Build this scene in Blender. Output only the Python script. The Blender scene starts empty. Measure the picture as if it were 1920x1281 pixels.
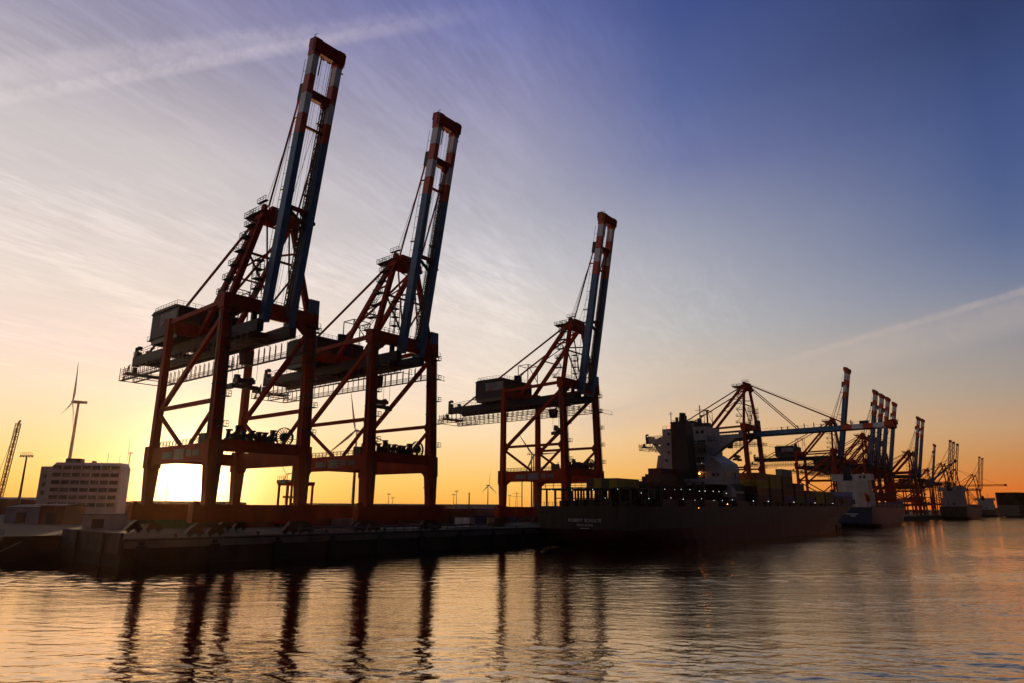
import bpy, math, random
import numpy as np
from mathutils import Vector, Matrix
R = math.radians
random.seed(7)
C = bpy.context.scene.collection
S = bpy.context.scene

# ------------------------------------------------------------------ camera
EYE = 10.5            # metres above the water
QZ = 4.5              # quay level above the water
cam = bpy.data.cameras.new("camera"); camo = bpy.data.objects.new("camera", cam); C.objects.link(camo)
cam.sensor_width = 36.0; cam.lens = 36.0 * 1266.6 / 1920.0
cam.clip_start = 0.5; cam.clip_end = 60000
camo.matrix_world = Matrix.Translation((0, 0, EYE)) @ Matrix.Rotation(R(90 + 13.752), 4, 'X') @ Matrix.Rotation(R(0.4495), 4, 'Z')
S.camera = camo

# ------------------------------------------------------------------ sky, sun, exposure
SUN_AZ, SUN_EL = -24.75, 1.75
w = bpy.data.worlds.new("World"); S.world = w; w.use_nodes = True
nt = w.node_tree; nt.nodes.clear()
def N(t, **k):
    n = nt.nodes.new(t)
    for a, b in k.items(): setattr(n, a, b)
    return n
def L(a, b): nt.links.new(a, b)
def M(op, a, b=None, c=None, clamp=False):
    n = N('ShaderNodeMath', operation=op, use_clamp=clamp)
    for i, v in enumerate((a, b, c)):
        if v is None: continue
        if isinstance(v, (int, float)): n.inputs[i].default_value = v
        else: L(v, n.inputs[i])
    return n.outputs[0]
def MR(v, a, b, c=0.0, d=1.0, smooth=True):
    n = N('ShaderNodeMapRange'); n.interpolation_type = 'SMOOTHSTEP' if smooth else 'LINEAR'
    L(v, n.inputs[0])
    for i, q in enumerate((a, b, c, d)): n.inputs[i + 1].default_value = q
    return n.outputs[0]
def MIX(f, a, b, mode='MIX'):
    n = N('ShaderNodeMix', data_type='RGBA', blend_type=mode)
    for s_, v in ((n.inputs[0], f), (n.inputs[6], a), (n.inputs[7], b)):
        if isinstance(v, (int, float)): s_.default_value = v
        elif isinstance(v, tuple): s_.default_value = (*v, 1)
        else: L(v, s_)
    return n.outputs[2]
def lin(c): return tuple((x / 255 / 12.92) if x <= 10 else ((x / 255 + .055) / 1.055) ** 2.4 for x in c)
tc = N('ShaderNodeTexCoord'); DIR = tc.outputs['Generated']
sep = N('ShaderNodeSeparateXYZ'); L(DIR, sep.inputs[0])
el = M('MULTIPLY', M('ARCSINE', sep.outputs[2]), 180 / math.pi)
az = M('MULTIPLY', M('ARCTAN2', sep.outputs[0], sep.outputs[1]), 180 / math.pi)
elf = M('DIVIDE', M('ABSOLUTE', el), 60.0, clamp=True)
def ramp(stops):
    n = N('ShaderNodeValToRGB'); L(elf, n.inputs[0]); cr = n.color_ramp
    while len(cr.elements) > 1: cr.elements.remove(cr.elements[-1])
    for i, (e, c) in enumerate(stops):
        x = cr.elements[0] if i == 0 else cr.elements.new(e / 60)
        x.position = e / 60; x.color = (*lin(c), 1)
    return n.outputs[0]
r_sun = ramp([(0, (255, 178, 75)), (1.7, (255, 200, 105)), (3.2, (255, 212, 135)), (5.5, (254, 222, 172)), (8, (252, 226, 195)), (11, (246, 221, 206)), (15, (235, 219, 207)), (19, (224, 211, 205)), (22.5, (211, 202, 200)), (26, (205, 197, 198)), (29, (184, 176, 184)), (33, (154, 149, 169)), (37, (140, 136, 170)), (42, (112, 114, 162)), (58, (62, 72, 126))])
r_mid = ramp([(0, (255, 176, 72)), (.7, (255, 187, 84)), (2, (255, 200, 105)), (4, (253, 212, 146)), (6, (254, 223, 180)), (9, (245, 223, 200)), (13, (232, 219, 207)), (16, (226, 215, 207)), (20, (203, 199, 202)), (25, (177, 175, 188)), (29, (163, 161, 183)), (34, (140, 139, 174)), (38.5, (114, 119, 168)), (42, (92, 102, 158)), (58, (58, 70, 126))])
r_mr = ramp([(0, (250, 148, 56)), (2, (247, 170, 80)), (4, (241, 186, 116)), (6.5, (233, 193, 147)), (9, (215, 193, 167)), (14.5, (188, 185, 184)), (18, (176, 176, 184)), (22, (158, 161, 178)), (28, (116, 124, 166)), (33, (90, 104, 156)), (39, (68, 84, 142)), (58, (48, 60, 108))])
r_rgt = ramp([(0, (212, 96, 34)), (1.5, (221, 115, 45)), (3.5, (203, 138, 80)), (5.6, (194, 155, 118)), (8.5, (167, 154, 143)), (12, (148, 147, 153)), (16, (115, 126, 155)), (19, (92, 108, 148)), (23, (76, 94, 142)), (27, (66, 84, 134)), (33, (50, 64, 108)), (58, (36, 48, 88))])
r_bck = ramp([(0, (50, 43, 44)), (6, (62, 54, 56)), (15, (56, 57, 70)), (30, (44, 48, 68)), (58, (30, 36, 62))])
def dirn(a, e): return (math.sin(R(a)) * math.cos(R(e)), math.cos(R(a)) * math.cos(R(e)), math.sin(R(e)))
base = MIX(MR(az, -28, 0, smooth=False), r_sun, r_mid)
base = MIX(MR(az, 0, 15, smooth=False), base, r_mr)
base = MIX(MR(az, 15, 38, smooth=False), base, r_rgt)
azd = M('ABSOLUTE', M('SUBTRACT', az, SUN_AZ))
azd = M('MINIMUM', azd, M('SUBTRACT', 360, azd))
base = MIX(MR(azd, 66, 105), base, r_bck)
# thin cirrus on a high flat layer (a plane at cloud height seen in perspective)
zc = M('MAXIMUM', sep.outputs[2], 0.04)
cp = N('ShaderNodeCombineXYZ'); L(M('DIVIDE', sep.outputs[0], zc), cp.inputs[0]); L(M('DIVIDE', sep.outputs[1], zc), cp.inputs[1])
def cloud(rot, sc, nscale, detail, lo, hi, dist=0.0, rough=0.55):
    m0 = N('ShaderNodeMapping'); L(cp.outputs[0], m0.inputs[0]); m0.inputs['Rotation'].default_value = (0, 0, R(rot))
    mp = N('ShaderNodeMapping'); L(m0.outputs[0], mp.inputs[0]); mp.inputs['Scale'].default_value = (*sc, 1)
    nz = N('ShaderNodeTexNoise'); L(mp.outputs[0], nz.inputs['Vector'])
    nz.inputs['Scale'].default_value = nscale; nz.inputs['Detail'].default_value = detail
    nz.inputs['Roughness'].default_value = rough; nz.inputs['Distortion'].default_value = dist
    return MR(nz.outputs[0], lo, hi)
big = cloud(30, (1.6, .8), 0.9, 3, .38, .70)
fine = cloud(27, (4.2, 1.1), 2.6, 6, .34, .72, .6)
fine2 = cloud(24, (11.0, 2.2), 4.2, 6, .36, .68, .5)
cir = M('MULTIPLY', M('ADD', M('MULTIPLY', fine, .65), M('MULTIPLY', fine2, .35)), M('ADD', M('MULTIPLY', big, .8), .25))
cir = M('MULTIPLY', cir, MR(el, 4, 16)); cir = M('MULTIPLY', cir, MR(azd, 60, 15, .12, 1.0))
csc = N('ShaderNodeVectorMath', operation='SCALE'); L(base, csc.inputs[0]); L(M('ADD', M('MULTIPLY', cir, .27), .985), csc.inputs['Scale']); base = csc.outputs[0]
# contrails: bands along great circles
def contrail(d1, d2, w0, soft, nsc, col, amt, one_side=False):
    n = Vector(d1).cross(Vector(d2)).normalized()
    vd = N('ShaderNodeVectorMath', operation='DOT_PRODUCT'); L(DIR, vd.inputs[0]); vd.inputs[1].default_value = n
    nz = N('ShaderNodeTexNoise'); L(DIR, nz.inputs['Vector']); nz.inputs['Scale'].default_value = nsc; nz.inputs['Detail'].default_value = 5
    nz.inputs['Roughness'].default_value = .7
    d = M('ADD', vd.outputs['Value'], M('MULTIPLY', M('SUBTRACT', nz.outputs[0], .5), soft))
    band = MR(M('ABSOLUTE', d), w0, w0 * .25)
    band = M('MULTIPLY', band, MR(nz.outputs[0], .3, .62, .35, 1.0))
    global base
    base = MIX(M('MULTIPLY', band, amt), base, col)
A1, A2 = (-.5805, .6733, .4580), (-.2271, .7653, .6023)
keep = base
contrail((-.578, .6667, .4706), (-.2271, .7650, .6050), .020, .016, 34, (.80, .70, .73), .22)
contrail((-.5828, .6797, .4453), (-.205, .7700, .6030), .011, .014, 55, (.90, .78, .78), .24)
lfade = MR(sep.outputs[0], .03, -.42)
base = MIX(lfade, keep, base)
keep = base
contrail((.1407, .981, .1336), (.6025, .7573, .2520), .0060, .007, 24, (.62, .50, .44), .30)
contrail((.1380, .985, .1236), (.6080, .7590, .2320), .034, .016, 10, (.60, .47, .40), .32)
rfade = MR(sep.outputs[0], .02, .16)
base = MIX(rfade, keep, base)
# sun aureole and disc
sd = Vector(dirn(SUN_AZ, SUN_EL))
vd = N('ShaderNodeVectorMath', operation='DOT_PRODUCT'); L(DIR, vd.inputs[0]); vd.inputs[1].default_value = sd
gam = M('MULTIPLY', M('ARCCOSINE', M('MINIMUM', vd.outputs['Value'], .9999999)), 180 / math.pi)
glow = M('MULTIPLY', M('EXPONENT', M('DIVIDE', gam, -1.6)), 6.7)
gl = N('ShaderNodeVectorMath', operation='SCALE'); gl.inputs[0].default_value = (1.0, .80, .48); L(glow, gl.inputs['Scale'])
base = MIX(1.0, base, gl.outputs[0], 'ADD')
disc = N('ShaderNodeVectorMath', operation='SCALE'); disc.inputs[0].default_value = (60, 48, 30); L(MR(gam, .30, .24), disc.inputs['Scale'])
base = MIX(1.0, base, disc.outputs[0], 'ADD')
sky = N('ShaderNodeTexSky'); sky.sky_type = 'NISHITA'; sky.sun_disc = False
sky.sun_elevation = R(SUN_EL); sky.sun_rotation = R(SUN_AZ); sky.altitude = 10; sky.air_density = 1.0; sky.dust_density = 2.0
bg1 = N('ShaderNodeBackground'); L(base, bg1.inputs[0]); bg1.inputs[1].default_value = 0.98
bg2 = N('ShaderNodeBackground'); L(sky.outputs[0], bg2.inputs[0]); bg2.inputs[1].default_value = 0.004
ad = N('ShaderNodeAddShader'); L(bg1.outputs[0], ad.inputs[0]); L(bg2.outputs[0], ad.inputs[1])
wo = N('ShaderNodeOutputWorld'); L(ad.outputs[0], wo.inputs[0])
sl = bpy.data.lights.new("sun", 'SUN'); sl.energy = 2.6; sl.angle = R(.53); sl.color = (1.0, .62, .30)
slo = bpy.data.objects.new("sun", sl); C.objects.link(slo)
slo.rotation_euler = (-sd).to_track_quat('-Z', 'Y').to_euler(); slo.location = (0, 0, 200)
S.view_settings.view_transform = 'Standard'; S.view_settings.look = 'None'
S.view_settings.exposure = 0.0; S.view_settings.gamma = 1.0
S.cycles.max_bounces = 6; S.cycles.diffuse_bounces = 2; S.cycles.glossy_bounces = 3
S.cycles.caustics_reflective = False; S.cycles.caustics_refractive = False

# ------------------------------------------------------------------ materials
def mat(name, col, rough=.55, spec=.4, var=.35, scale=.35, metal=0.0, emit=None, es=0, bump=None, streak=True):
    m = bpy.data.materials.new(name); m.use_nodes = True; t = m.node_tree
    b = t.nodes['Principled BSDF']; b.inputs['Roughness'].default_value = rough; b.inputs['Metallic'].default_value = metal
    b.inputs['Specular IOR Level'].default_value = spec
    if emit:
        b.inputs['Base Color'].default_value = (*col, 1)
        b.inputs['Emission Color'].default_value = (*emit, 1); b.inputs['Emission Strength'].default_value = es
        return m
    co = t.nodes.new('ShaderNodeTexCoord'); mp = t.nodes.new('ShaderNodeMapping')
    mp.inputs['Scale'].default_value = (1, 1, .25 if streak else 1)
    t.links.new(co.outputs['Object'], mp.inputs[0])
    nz = t.nodes.new('ShaderNodeTexNoise'); t.links.new(mp.outputs[0], nz.inputs['Vector'])
    nz.inputs['Scale'].default_value = scale; nz.inputs['Detail'].default_value = 6; nz.inputs['Roughness'].default_value = .65
    rp = t.nodes.new('ShaderNodeMapRange'); t.links.new(nz.outputs[0], rp.inputs[0])
    rp.inputs[1].default_value = .32; rp.inputs[2].default_value = .68; rp.inputs[3].default_value = 1 - var; rp.inputs[4].default_value = 1 + var * .3
    mx = t.nodes.new('ShaderNodeVectorMath'); mx.operation = 'SCALE'; mx.inputs[0].default_value = col
    t.links.new(rp.outputs[0], mx.inputs['Scale']); t.links.new(mx.outputs[0], b.inputs['Base Color'])
    if bump:
        n2 = t.nodes.new('ShaderNodeTexNoise'); n2.inputs['Scale'].default_value = bump[0]; n2.inputs['Detail'].default_value = 4
        t.links.new(co.outputs['Object'], n2.inputs['Vector'])
        bp = t.nodes.new('ShaderNodeBump'); bp.inputs['Strength'].default_value = bump[1]; bp.inputs['Distance'].default_value = bump[2]
        t.links.new(n2.outputs[0], bp.inputs['Height']); t.links.new(bp.outputs[0], b.inputs['Normal'])
    return m
RED = mat('crane_red_paint', (.36, .028, .005), rough=.7, spec=.15); BLUE = mat('crane_blue_paint', (.05, .15, .30)); WHITE = mat('crane_white_paint', (.80, .80, .82))
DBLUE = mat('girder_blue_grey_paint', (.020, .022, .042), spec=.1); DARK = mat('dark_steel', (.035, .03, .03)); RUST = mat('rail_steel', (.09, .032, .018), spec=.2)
ORANGE = mat('boom_signal_red', (.58, .075, .018)); PANEL = mat('pale_panel', (.22, .20, .21), spec=.1); ROPE = mat('steel_rope', (.08, .08, .09), metal=.3)
GLASS = mat('dark_glass', (.02, .025, .03), rough=.12, spec=.6, var=.1)
CONC = mat('quay_concrete', (.035, .032, .028), rough=.85, spec=.2, scale=.15, bump=(1.2, .4, .05)); CONCP = mat('pale_concrete', (.12, .115, .11), rough=.85, spec=.2, scale=.2)
ASPH = mat('yard_asphalt', (.028, .026, .025), rough=.92, spec=.15, scale=.05, streak=False)
HULL = mat('hull_grey_paint', (.032, .032, .028), rough=.6, var=.6, scale=.5); HRED = mat('hull_red_paint', (.12, .012, .010), rough=.6, var=.6, scale=.4)
SWHITE = mat('ship_white_paint', (.46, .43, .40)); FUN = mat('funnel_black_paint', (.018, .018, .02)); DECK = mat('deck_brown_paint', (.10, .05, .04))
NAVY = mat('hull_navy_paint', (.014, .02, .07)); GREYB = mat('hull_slate_paint', (.09, .095, .13))
LETTER = mat('letter_white', (.7, .7, .7), var=.1); RUBBER = mat('black_rubber', (.015, .015, .015), rough=.8)
TURB = mat('turbine_white', (.62, .60, .58), var=.1, scale=.05); FACADE = mat('facade_white', (.84, .72, .65), rough=.7, scale=.12)  # facade white is warmed: the sun's flare is put into its colour
BRICK = mat('shed_brick_red', (.20, .07, .045), rough=.8); CLAD = mat('pale_cladding', (.36, .37, .42), rough=.6); GREEN = mat('scrub_green', (.05, .06, .03), rough=.9)
YEL = mat('yellow_paint', (.50, .33, .04)); ROOF = mat('dark_roofing', (.07, .06, .06), rough=.8)
LAMPW = mat('lamp_cool', (.9, .9, .9), emit=(.86, .95, 1.0), es=2); LAMPO = mat('lamp_orange', (.9, .4, .1), emit=(1, .36, .08), es=22); LAMPR = mat('lamp_red', (.9, .1, .1), emit=(1, .05, .02), es=9)

# ------------------------------------------------------------------ mesh helpers
class MB:
    def __init__(s): s.v = []; s.f = []; s.m = []
    def quad8(s, P, m=0):
        b = len(s.v); s.v += [tuple(p) for p in P]
        for q in ((0, 3, 2, 1), (4, 5, 6, 7), (0, 1, 5, 4), (1, 2, 6, 5), (2, 3, 7, 6), (3, 0, 4, 7)):
            s.f.append(tuple(b + i for i in q)); s.m.append(m)
    def span(s, x0, x1, y0, y1, z0, z1, m=0):
        s.quad8([(x0, y0, z0), (x1, y0, z0), (x1, y1, z0), (x0, y1, z0), (x0, y0, z1), (x1, y0, z1), (x1, y1, z1), (x0, y1, z1)], m)
    def box(s, cx, cy, cz, sx, sy, sz, m=0): s.span(cx - sx / 2, cx + sx / 2, cy - sy / 2, cy + sy / 2, cz - sz / 2, cz + sz / 2, m)
    def taper(s, z0, a, z1, b, m=0):     # a, b = (cx, cy, sx, sy)
        P = []
        for z, (cx, cy, sx, sy) in ((z0, a), (z1, b)):
            P += [(cx - sx / 2, cy - sy / 2, z), (cx + sx / 2, cy - sy / 2, z), (cx + sx / 2, cy + sy / 2, z), (cx - sx / 2, cy + sy / 2, z)]
        s.quad8(P, m)
    def bar(s, p, q, w, h=None, m=0):
        h = h or w; p = Vector(p); q = Vector(q); d = (q - p)
        if d.length < 1e-6: return
        d.normalize(); up = Vector((0, 0, 1)) if abs(d.z) < .98 else Vector((1, 0, 0))
        a = d.cross(up).normalized(); b = a.cross(d)
        a *= w / 2; b *= h / 2
        s.quad8([p - a - b, p + a - b, q + a - b, q - a - b, p - a + b, p + a + b, q + a + b, q - a + b], m)
    def tube(s, p, q, r, r2=None, n=8, m=0):
        r2 = r if r2 is None else r2; p = Vector(p); q = Vector(q); d = (q - p).normalized()
        up = Vector((0, 0, 1)) if abs(d.z) < .98 else Vector((1, 0, 0))
        a = d.cross(up).normalized(); b = a.cross(d); k = len(s.v)
        for c, rr in ((p, r), (q, r2)):
            for i in range(n):
                t = 2 * math.pi * i / n; s.v.append(tuple(c + a * math.cos(t) * rr + b * math.sin(t) * rr))
        for i in range(n):
            j = (i + 1) % n; s.f.append((k + i, k + j, k + n + j, k + n + i)); s.m.append(m)
        s.f.append(tuple(k + i for i in range(n))[::-1]); s.m.append(m); s.f.append(tuple(k + n + i for i in range(n))); s.m.append(m)
    def prism(s, poly, p0, p1, m=0):    # poly list of 3d points at p0 offset, extruded by p1-p0
        k = len(s.v); n = len(poly); p0 = Vector(p0); p1 = Vector(p1)
        for o in (p0, p1):
            for q in poly: s.v.append(tuple(Vector(q) + o))
        s.f.append(tuple(range(k + n - 1, k - 1, -1))); s.m.append(m); s.f.append(tuple(range(k + n, k + 2 * n))); s.m.append(m)
        for i in range(n):
            j = (i + 1) % n; s.f.append((k + i, k + j, k + n + j, k + n + i)); s.m.append(m)
    def ball(s, c, r, m=0, n=6):
        k = len(s.v); rows = 4
        s.v.append((c[0], c[1], c[2] - r))
        for a in range(1, rows):
            t = -math.pi / 2 + math.pi * a / rows
            for i in range(n):
                u = 2 * math.pi * i / n; s.v.append((c[0] + r * math.cos(t) * math.cos(u), c[1] + r * math.cos(t) * math.sin(u), c[2] + r * math.sin(t)))
        top = len(s.v); s.v.append((c[0], c[1], c[2] + r))
        for i in range(n):
            j = (i + 1) % n
            s.f.append((k, k + 1 + j, k + 1 + i)); s.m.append(m)
            for a in range(rows - 2):
                o = k + 1 + a * n; s.f.append((o + i, o + j, o + n + j, o + n + i)); s.m.append(m)
            o = k + 1 + (rows - 2) * n; s.f.append((o + i, o + j, top)); s.m.append(m)
    def rail(s, pts, h=1.1, step=1.6, r=.045, m=0, mid=True, floor=None):
        for p, q in zip(pts, pts[1:]):
            p = Vector(p); q = Vector(q); n = max(1, round((q - p).length / step)); up = Vector((0, 0, h))
            for i in range(n + 1): c = p.lerp(q, i / n); s.bar(c, c + up, r * 1.7, m=m)
            s.bar(p + up, q + up, r * 2, m=m)
            if mid: s.bar(p + up * .5, q + up * .5, r * 1.4, m=m)
    def ladder(s, p, q, w=.5, ax=(0, 1, 0), step=.8, r=.05, m=0):
        p = Vector(p); q = Vector(q); a = Vector(ax).normalized() * w / 2
        s.bar(p - a, q - a, r * 2, m=m); s.bar(p + a, q + a, r * 2, m=m)
        n = max(1, int((q - p).length / step))
        for i in range(n + 1): c = p.lerp(q, i / n); s.bar(c - a, c + a, r * 1.5, m=m)
    def truss(s, p, q, w, h, r=.09, n=10, m=0):
        p = Vector(p); q = Vector(q); d = (q - p).normalized(); up = Vector((0, 0, 1)) if abs(d.z) < .9 else Vector((1, 0, 0))
        a = d.cross(up).normalized() * w / 2; b = a.cross(d).normalized() * h / 2
        cs = [a + b, a - b, -a - b, -a + b]
        for c in cs: s.bar(p + c, q + c, r * 2, m=m)
        for i in range(n):
            u = p.lerp(q, i / n); v = p.lerp(q, (i + 1) / n)
            for k in range(4):
                c0, c1 = cs[k], cs[(k + 1) % 4]
                if i % 2: c0, c1 = c1, c0
                s.bar(u + c0, v + c1, r * 1.3, m=m); s.bar(v + c0, v + c1, r * 1.1, m=m)
    def build(s, name, mats, parent=None, loc=None, smooth=False):
        me = bpy.data.meshes.new(name); me.from_pydata(s.v, [], s.f); me.update()
        for mm in (mats if isinstance(mats, (list, tuple)) else [mats]): me.materials.append(mm)
        me.polygons.foreach_set('material_index', s.m)
        if smooth: me.polygons.foreach_set('use_smooth', [True] * len(me.polygons))
        o = bpy.data.objects.new(name, me); C.objects.link(o)
        if parent: o.parent = parent
        if loc: o.location = loc
        return o
def tag(o, label=None, cat=None, group=None, kind=None):
    for k, v in (('label', label), ('category', cat), ('group', group), ('kind', kind)):
        if v: o[k] = v
    return o
AZ = R(39.9683); DD = 130.0
WX = Vector((math.cos(AZ), -math.sin(AZ), 0)); UY = Vector((math.sin(AZ), math.cos(AZ), 0))
def Q(x, s, z=0): return (x - DD) * WX + s * UY + Vector((0, 0, QZ + z))   # quay frame: x to the water from the rail, s along the quay, z above it
def thing(name, label, cat, loc, rz=0.0, group=None, scale=1.0):
    o = bpy.data.objects.new(name, None); C.objects.link(o); o.empty_display_size = 1
    o.location = loc; o.rotation_euler = (0, 0, rz); o.scale = (scale,) * 3
    return tag(o, label, cat, group)
CH = {}
def copy_tree(o, parent=None):
    c = o.copy(); C.objects.link(c)
    if parent: c.parent = parent
    for ch in list(o.children): copy_tree(ch, c)
    return c
def sub(name, mb, mats, parent, label=None, **k):
    o = mb.build(name, mats, parent, **k)
    if label: o['label'] = label
    return o

# ------------------------------------------------------------------ ground, water
# real waves on the harbour basin, flat water (one face each side) beyond them
def harbour_mesh():
    rg = np.random.default_rng(12)
    ys = [38.0]
    while ys[-1] < 330: ys.append(ys[-1] + .13 * (ys[-1] / 38.0) ** 1.25)
    ys = np.array(ys); xs = np.linspace(-125, 235, 1151)
    X_, Y_ = np.meshgrid(xs, ys); dy = np.gradient(ys)[:, None]; Z = np.zeros_like(X_)
    calm = np.zeros_like(X_)
    for k in range(14):
        a = rg.uniform(-.5, .5) + R(90); lam = rg.uniform(25, 90); calm += np.sin(2 * np.pi / lam * (X_ * math.cos(a) * .45 + Y_ * math.sin(a)) + rg.uniform(0, 6.3))
    calm = np.clip(.85 + .22 * calm, .35, 1.6); wind = 1.0 + .9 * np.clip((X_ - 5) / 90, 0, 1)
    for k in range(110):
        lam = .5 * 12 ** (rg.random() ** 1.6); a = R(84) + rg.normal(0, .42)
        kx, ky = 2 * np.pi / lam * math.cos(a), 2 * np.pi / lam * math.sin(a)
        amp = .0088 * lam / (2 * np.pi) * (1.15 if lam < 2.5 else .55)
        keep = np.clip((lam / abs(math.sin(a)) / dy - 2.2) / 2.5, 0, 1)
        wv = np.sin(kx * X_ + ky * Y_ + rg.uniform(0, 6.3) + .7 * np.sin((kx * Y_ * .13 - ky * X_ * .11) + k))
        Z += amp * keep * (wv + .18 * (wv * wv - .5)) * (calm if lam < 5 else 1)
    Z *= wind
    ex = np.minimum(np.clip((X_ - xs[0]) / 8, 0, 1), np.clip((xs[-1] - X_) / 12, 0, 1)); ey = np.minimum(np.clip((Y_ - ys[0]) / 2, 0, 1), np.clip((ys[-1] - Y_) / 60, 0, 1))
    Z *= ex * ey
    ny, nx = X_.shape; co_ = np.stack([X_, Y_, Z], -1).reshape(-1, 3)
    i = np.arange(ny * nx).reshape(ny, nx); q = np.stack([i[:-1, :-1], i[:-1, 1:], i[1:, 1:], i[1:, :-1]], -1).reshape(-1, 4)
    B_ = 30000.0; n0 = ny * nx
    out = np.array([(-B_, -400, 0), (B_, -400, 0), (B_, B_, 0), (-B_, B_, 0)])
    c = [i[0, 0], i[0, -1], i[-1, -1], i[-1, 0]]
    ring = [list(i[0, ::-1]) + [n0, n0 + 1], list(i[::-1, -1]) + [n0 + 1, n0 + 2], list(i[-1, :]) + [n0 + 2, n0 + 3], list(i[:, 0]) + [n0 + 3, n0]]
    me = bpy.data.meshes.new('water'); co_ = np.vstack([co_, out]); loops = np.concatenate([q.ravel()] + [np.array(r_) for r_ in ring]).astype(np.int32)
    sizes = np.concatenate([np.full(len(q), 4), [len(r_) for r_ in ring]]).astype(np.int32); starts = np.concatenate([[0], np.cumsum(sizes)[:-1]]).astype(np.int32)
    me.vertices.add(len(co_)); me.vertices.foreach_set('co', co_.astype(np.float32).ravel())
    me.loops.add(len(loops)); me.loops.foreach_set('vertex_index', loops)
    me.polygons.add(len(sizes)); me.polygons.foreach_set('loop_start', starts); me.polygons.foreach_set('loop_total', sizes)
    sm = np.ones(len(sizes), dtype=bool); sm[-4:] = False
    me.polygons.foreach_set('use_smooth', sm); me.update(calc_edges=True); me.validate()
    return me
wm = bpy.data.materials.new('harbour_water'); wm.use_nodes = True; t = wm.node_tree; pb = t.nodes['Principled BSDF']
pb.inputs['Base Color'].default_value = (.010, .012, .013, 1); pb.inputs['Roughness'].default_value = .03; pb.inputs['IOR'].default_value = 1.33
co = t.nodes.new('ShaderNodeTexCoord')
def wave(sc, rot, nsc, det, rough=.5, dist=0.0):
    mp = t.nodes.new('ShaderNodeMapping'); t.links.new(co.outputs['Object'], mp.inputs[0])
    mp.inputs['Scale'].default_value = (*sc, 1); mp.inputs['Rotation'].default_value = (0, 0, R(rot))
    nz = t.nodes.new('ShaderNodeTexNoise'); t.links.new(mp.outputs[0], nz.inputs['Vector'])
    nz.inputs['Scale'].default_value = nsc; nz.inputs['Detail'].default_value = det; nz.inputs['Roughness'].default_value = rough; nz.inputs['Distortion'].default_value = dist
    return nz.outputs[0]
def wbump(h, d, prev=None):
    b = t.nodes.new('ShaderNodeBump'); b.inputs['Distance'].default_value = d; b.inputs['Strength'].default_value = 1
    t.links.new(h, b.inputs['Height'])
    if prev: t.links.new(prev, b.inputs['Normal'])
    return b.outputs[0]
patch = wave((.3, 1), 5, .018, 3)
pr = t.nodes.new('ShaderNodeMapRange'); t.links.new(patch, pr.inputs[0]); pr.inputs[1].default_value = .35; pr.inputs[2].default_value = .68; pr.inputs[3].default_value = .35; pr.inputs[4].default_value = 1.15
sx = t.nodes.new('ShaderNodeSeparateXYZ'); t.links.new(co.outputs['Object'], sx.inputs[0])
wx = t.nodes.new('ShaderNodeMapRange'); t.links.new(sx.outputs[0], wx.inputs[0])      # the open channel to the right is windier
for i_, v_ in enumerate((0, 80, 1.0, 3.0)): wx.inputs[i_ + 1].default_value = v_
def mul(a_, b_):
    n_ = t.nodes.new('ShaderNodeMath'); n_.operation = 'MULTIPLY'; t.links.new(a_, n_.inputs[0]); t.links.new(b_, n_.inputs[1]); return n_.outputs[0]
wp = mul(pr.outputs[0], wx.outputs[0])
nrm = wbump(mul(wave((.4, 1), 6, 2.6, 3, .55, .5), wp), .036)
nrm = wbump(mul(wave((.45, 1), -4, 5.5, 2, .5, .3), wp), .006, nrm)
t.links.new(nrm, pb.inputs['Normal'])
gs = t.nodes.new('ShaderNodeBsdfGlossy'); gs.inputs['Color'].default_value = (1.0, .73, .44, 1); gs.inputs['Roughness'].default_value = .03; t.links.new(nrm, gs.inputs['Normal'])  # added gold gloss: warm sky glow painted into the water's reflection colour
ms = t.nodes.new('ShaderNodeMixShader'); ms.inputs[0].default_value = .73
t.links.new(pb.outputs[0], ms.inputs[1]); t.links.new(gs.outputs[0], ms.inputs[2]); t.links.new(ms.outputs[0], t.nodes['Material Output'].inputs['Surface'])
wme = harbour_mesh(); wme.materials.append(wm)
wo_ = bpy.data.objects.new('water', wme); C.objects.link(wo_); tag(wo_, kind='structure')

# quay: one slab whose water edge follows the rails (bending slightly inland far away)
SCOR = 49.0
edge = [(3.6, SCOR), (3.6, 430), (-3, 560), (-9, 680), (-14, 900), (-24, 1250), (-34, 1700), (-60, 2600), (-400, 3400)]
poly = [Q(x, s) for x, s in edge] + [Q(-6000, 9000), Q(-9000, 3000), Q(-6000, -900), Q(-2500, -600), Q(-24, -160), Q(-24, SCOR)]
qb = MB(); n = len(poly)
qb.v = [tuple(p) for p in poly] + [(p.x, p.y, -3) for p in poly]
qb.f = [tuple(range(n - 1, -1, -1))]; qb.m = [0]
for i in range(n):
    j = (i + 1) % n; qb.f.append((i, j, n + j, n + i)); qb.m.append(1)
tag(qb.build('quay', [ASPH, CONC]), kind='structure')
fs = MB()
for x0, x1, y, d, h in ((900, 3200, 3600, 500, 9), (-200, 1300, 6000, 500, 10)):
    k = 26; top = []
    for i in range(k):
        a = x0 + (x1 - x0) * i / k; b = x0 + (x1 - x0) * (i + 1) / k; hh = h + random.uniform(-3, 4)
        fs.span(a, b, y, y + d, -1, hh)
tag(fs.build('far_shore', GREEN), kind='structure')

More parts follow.
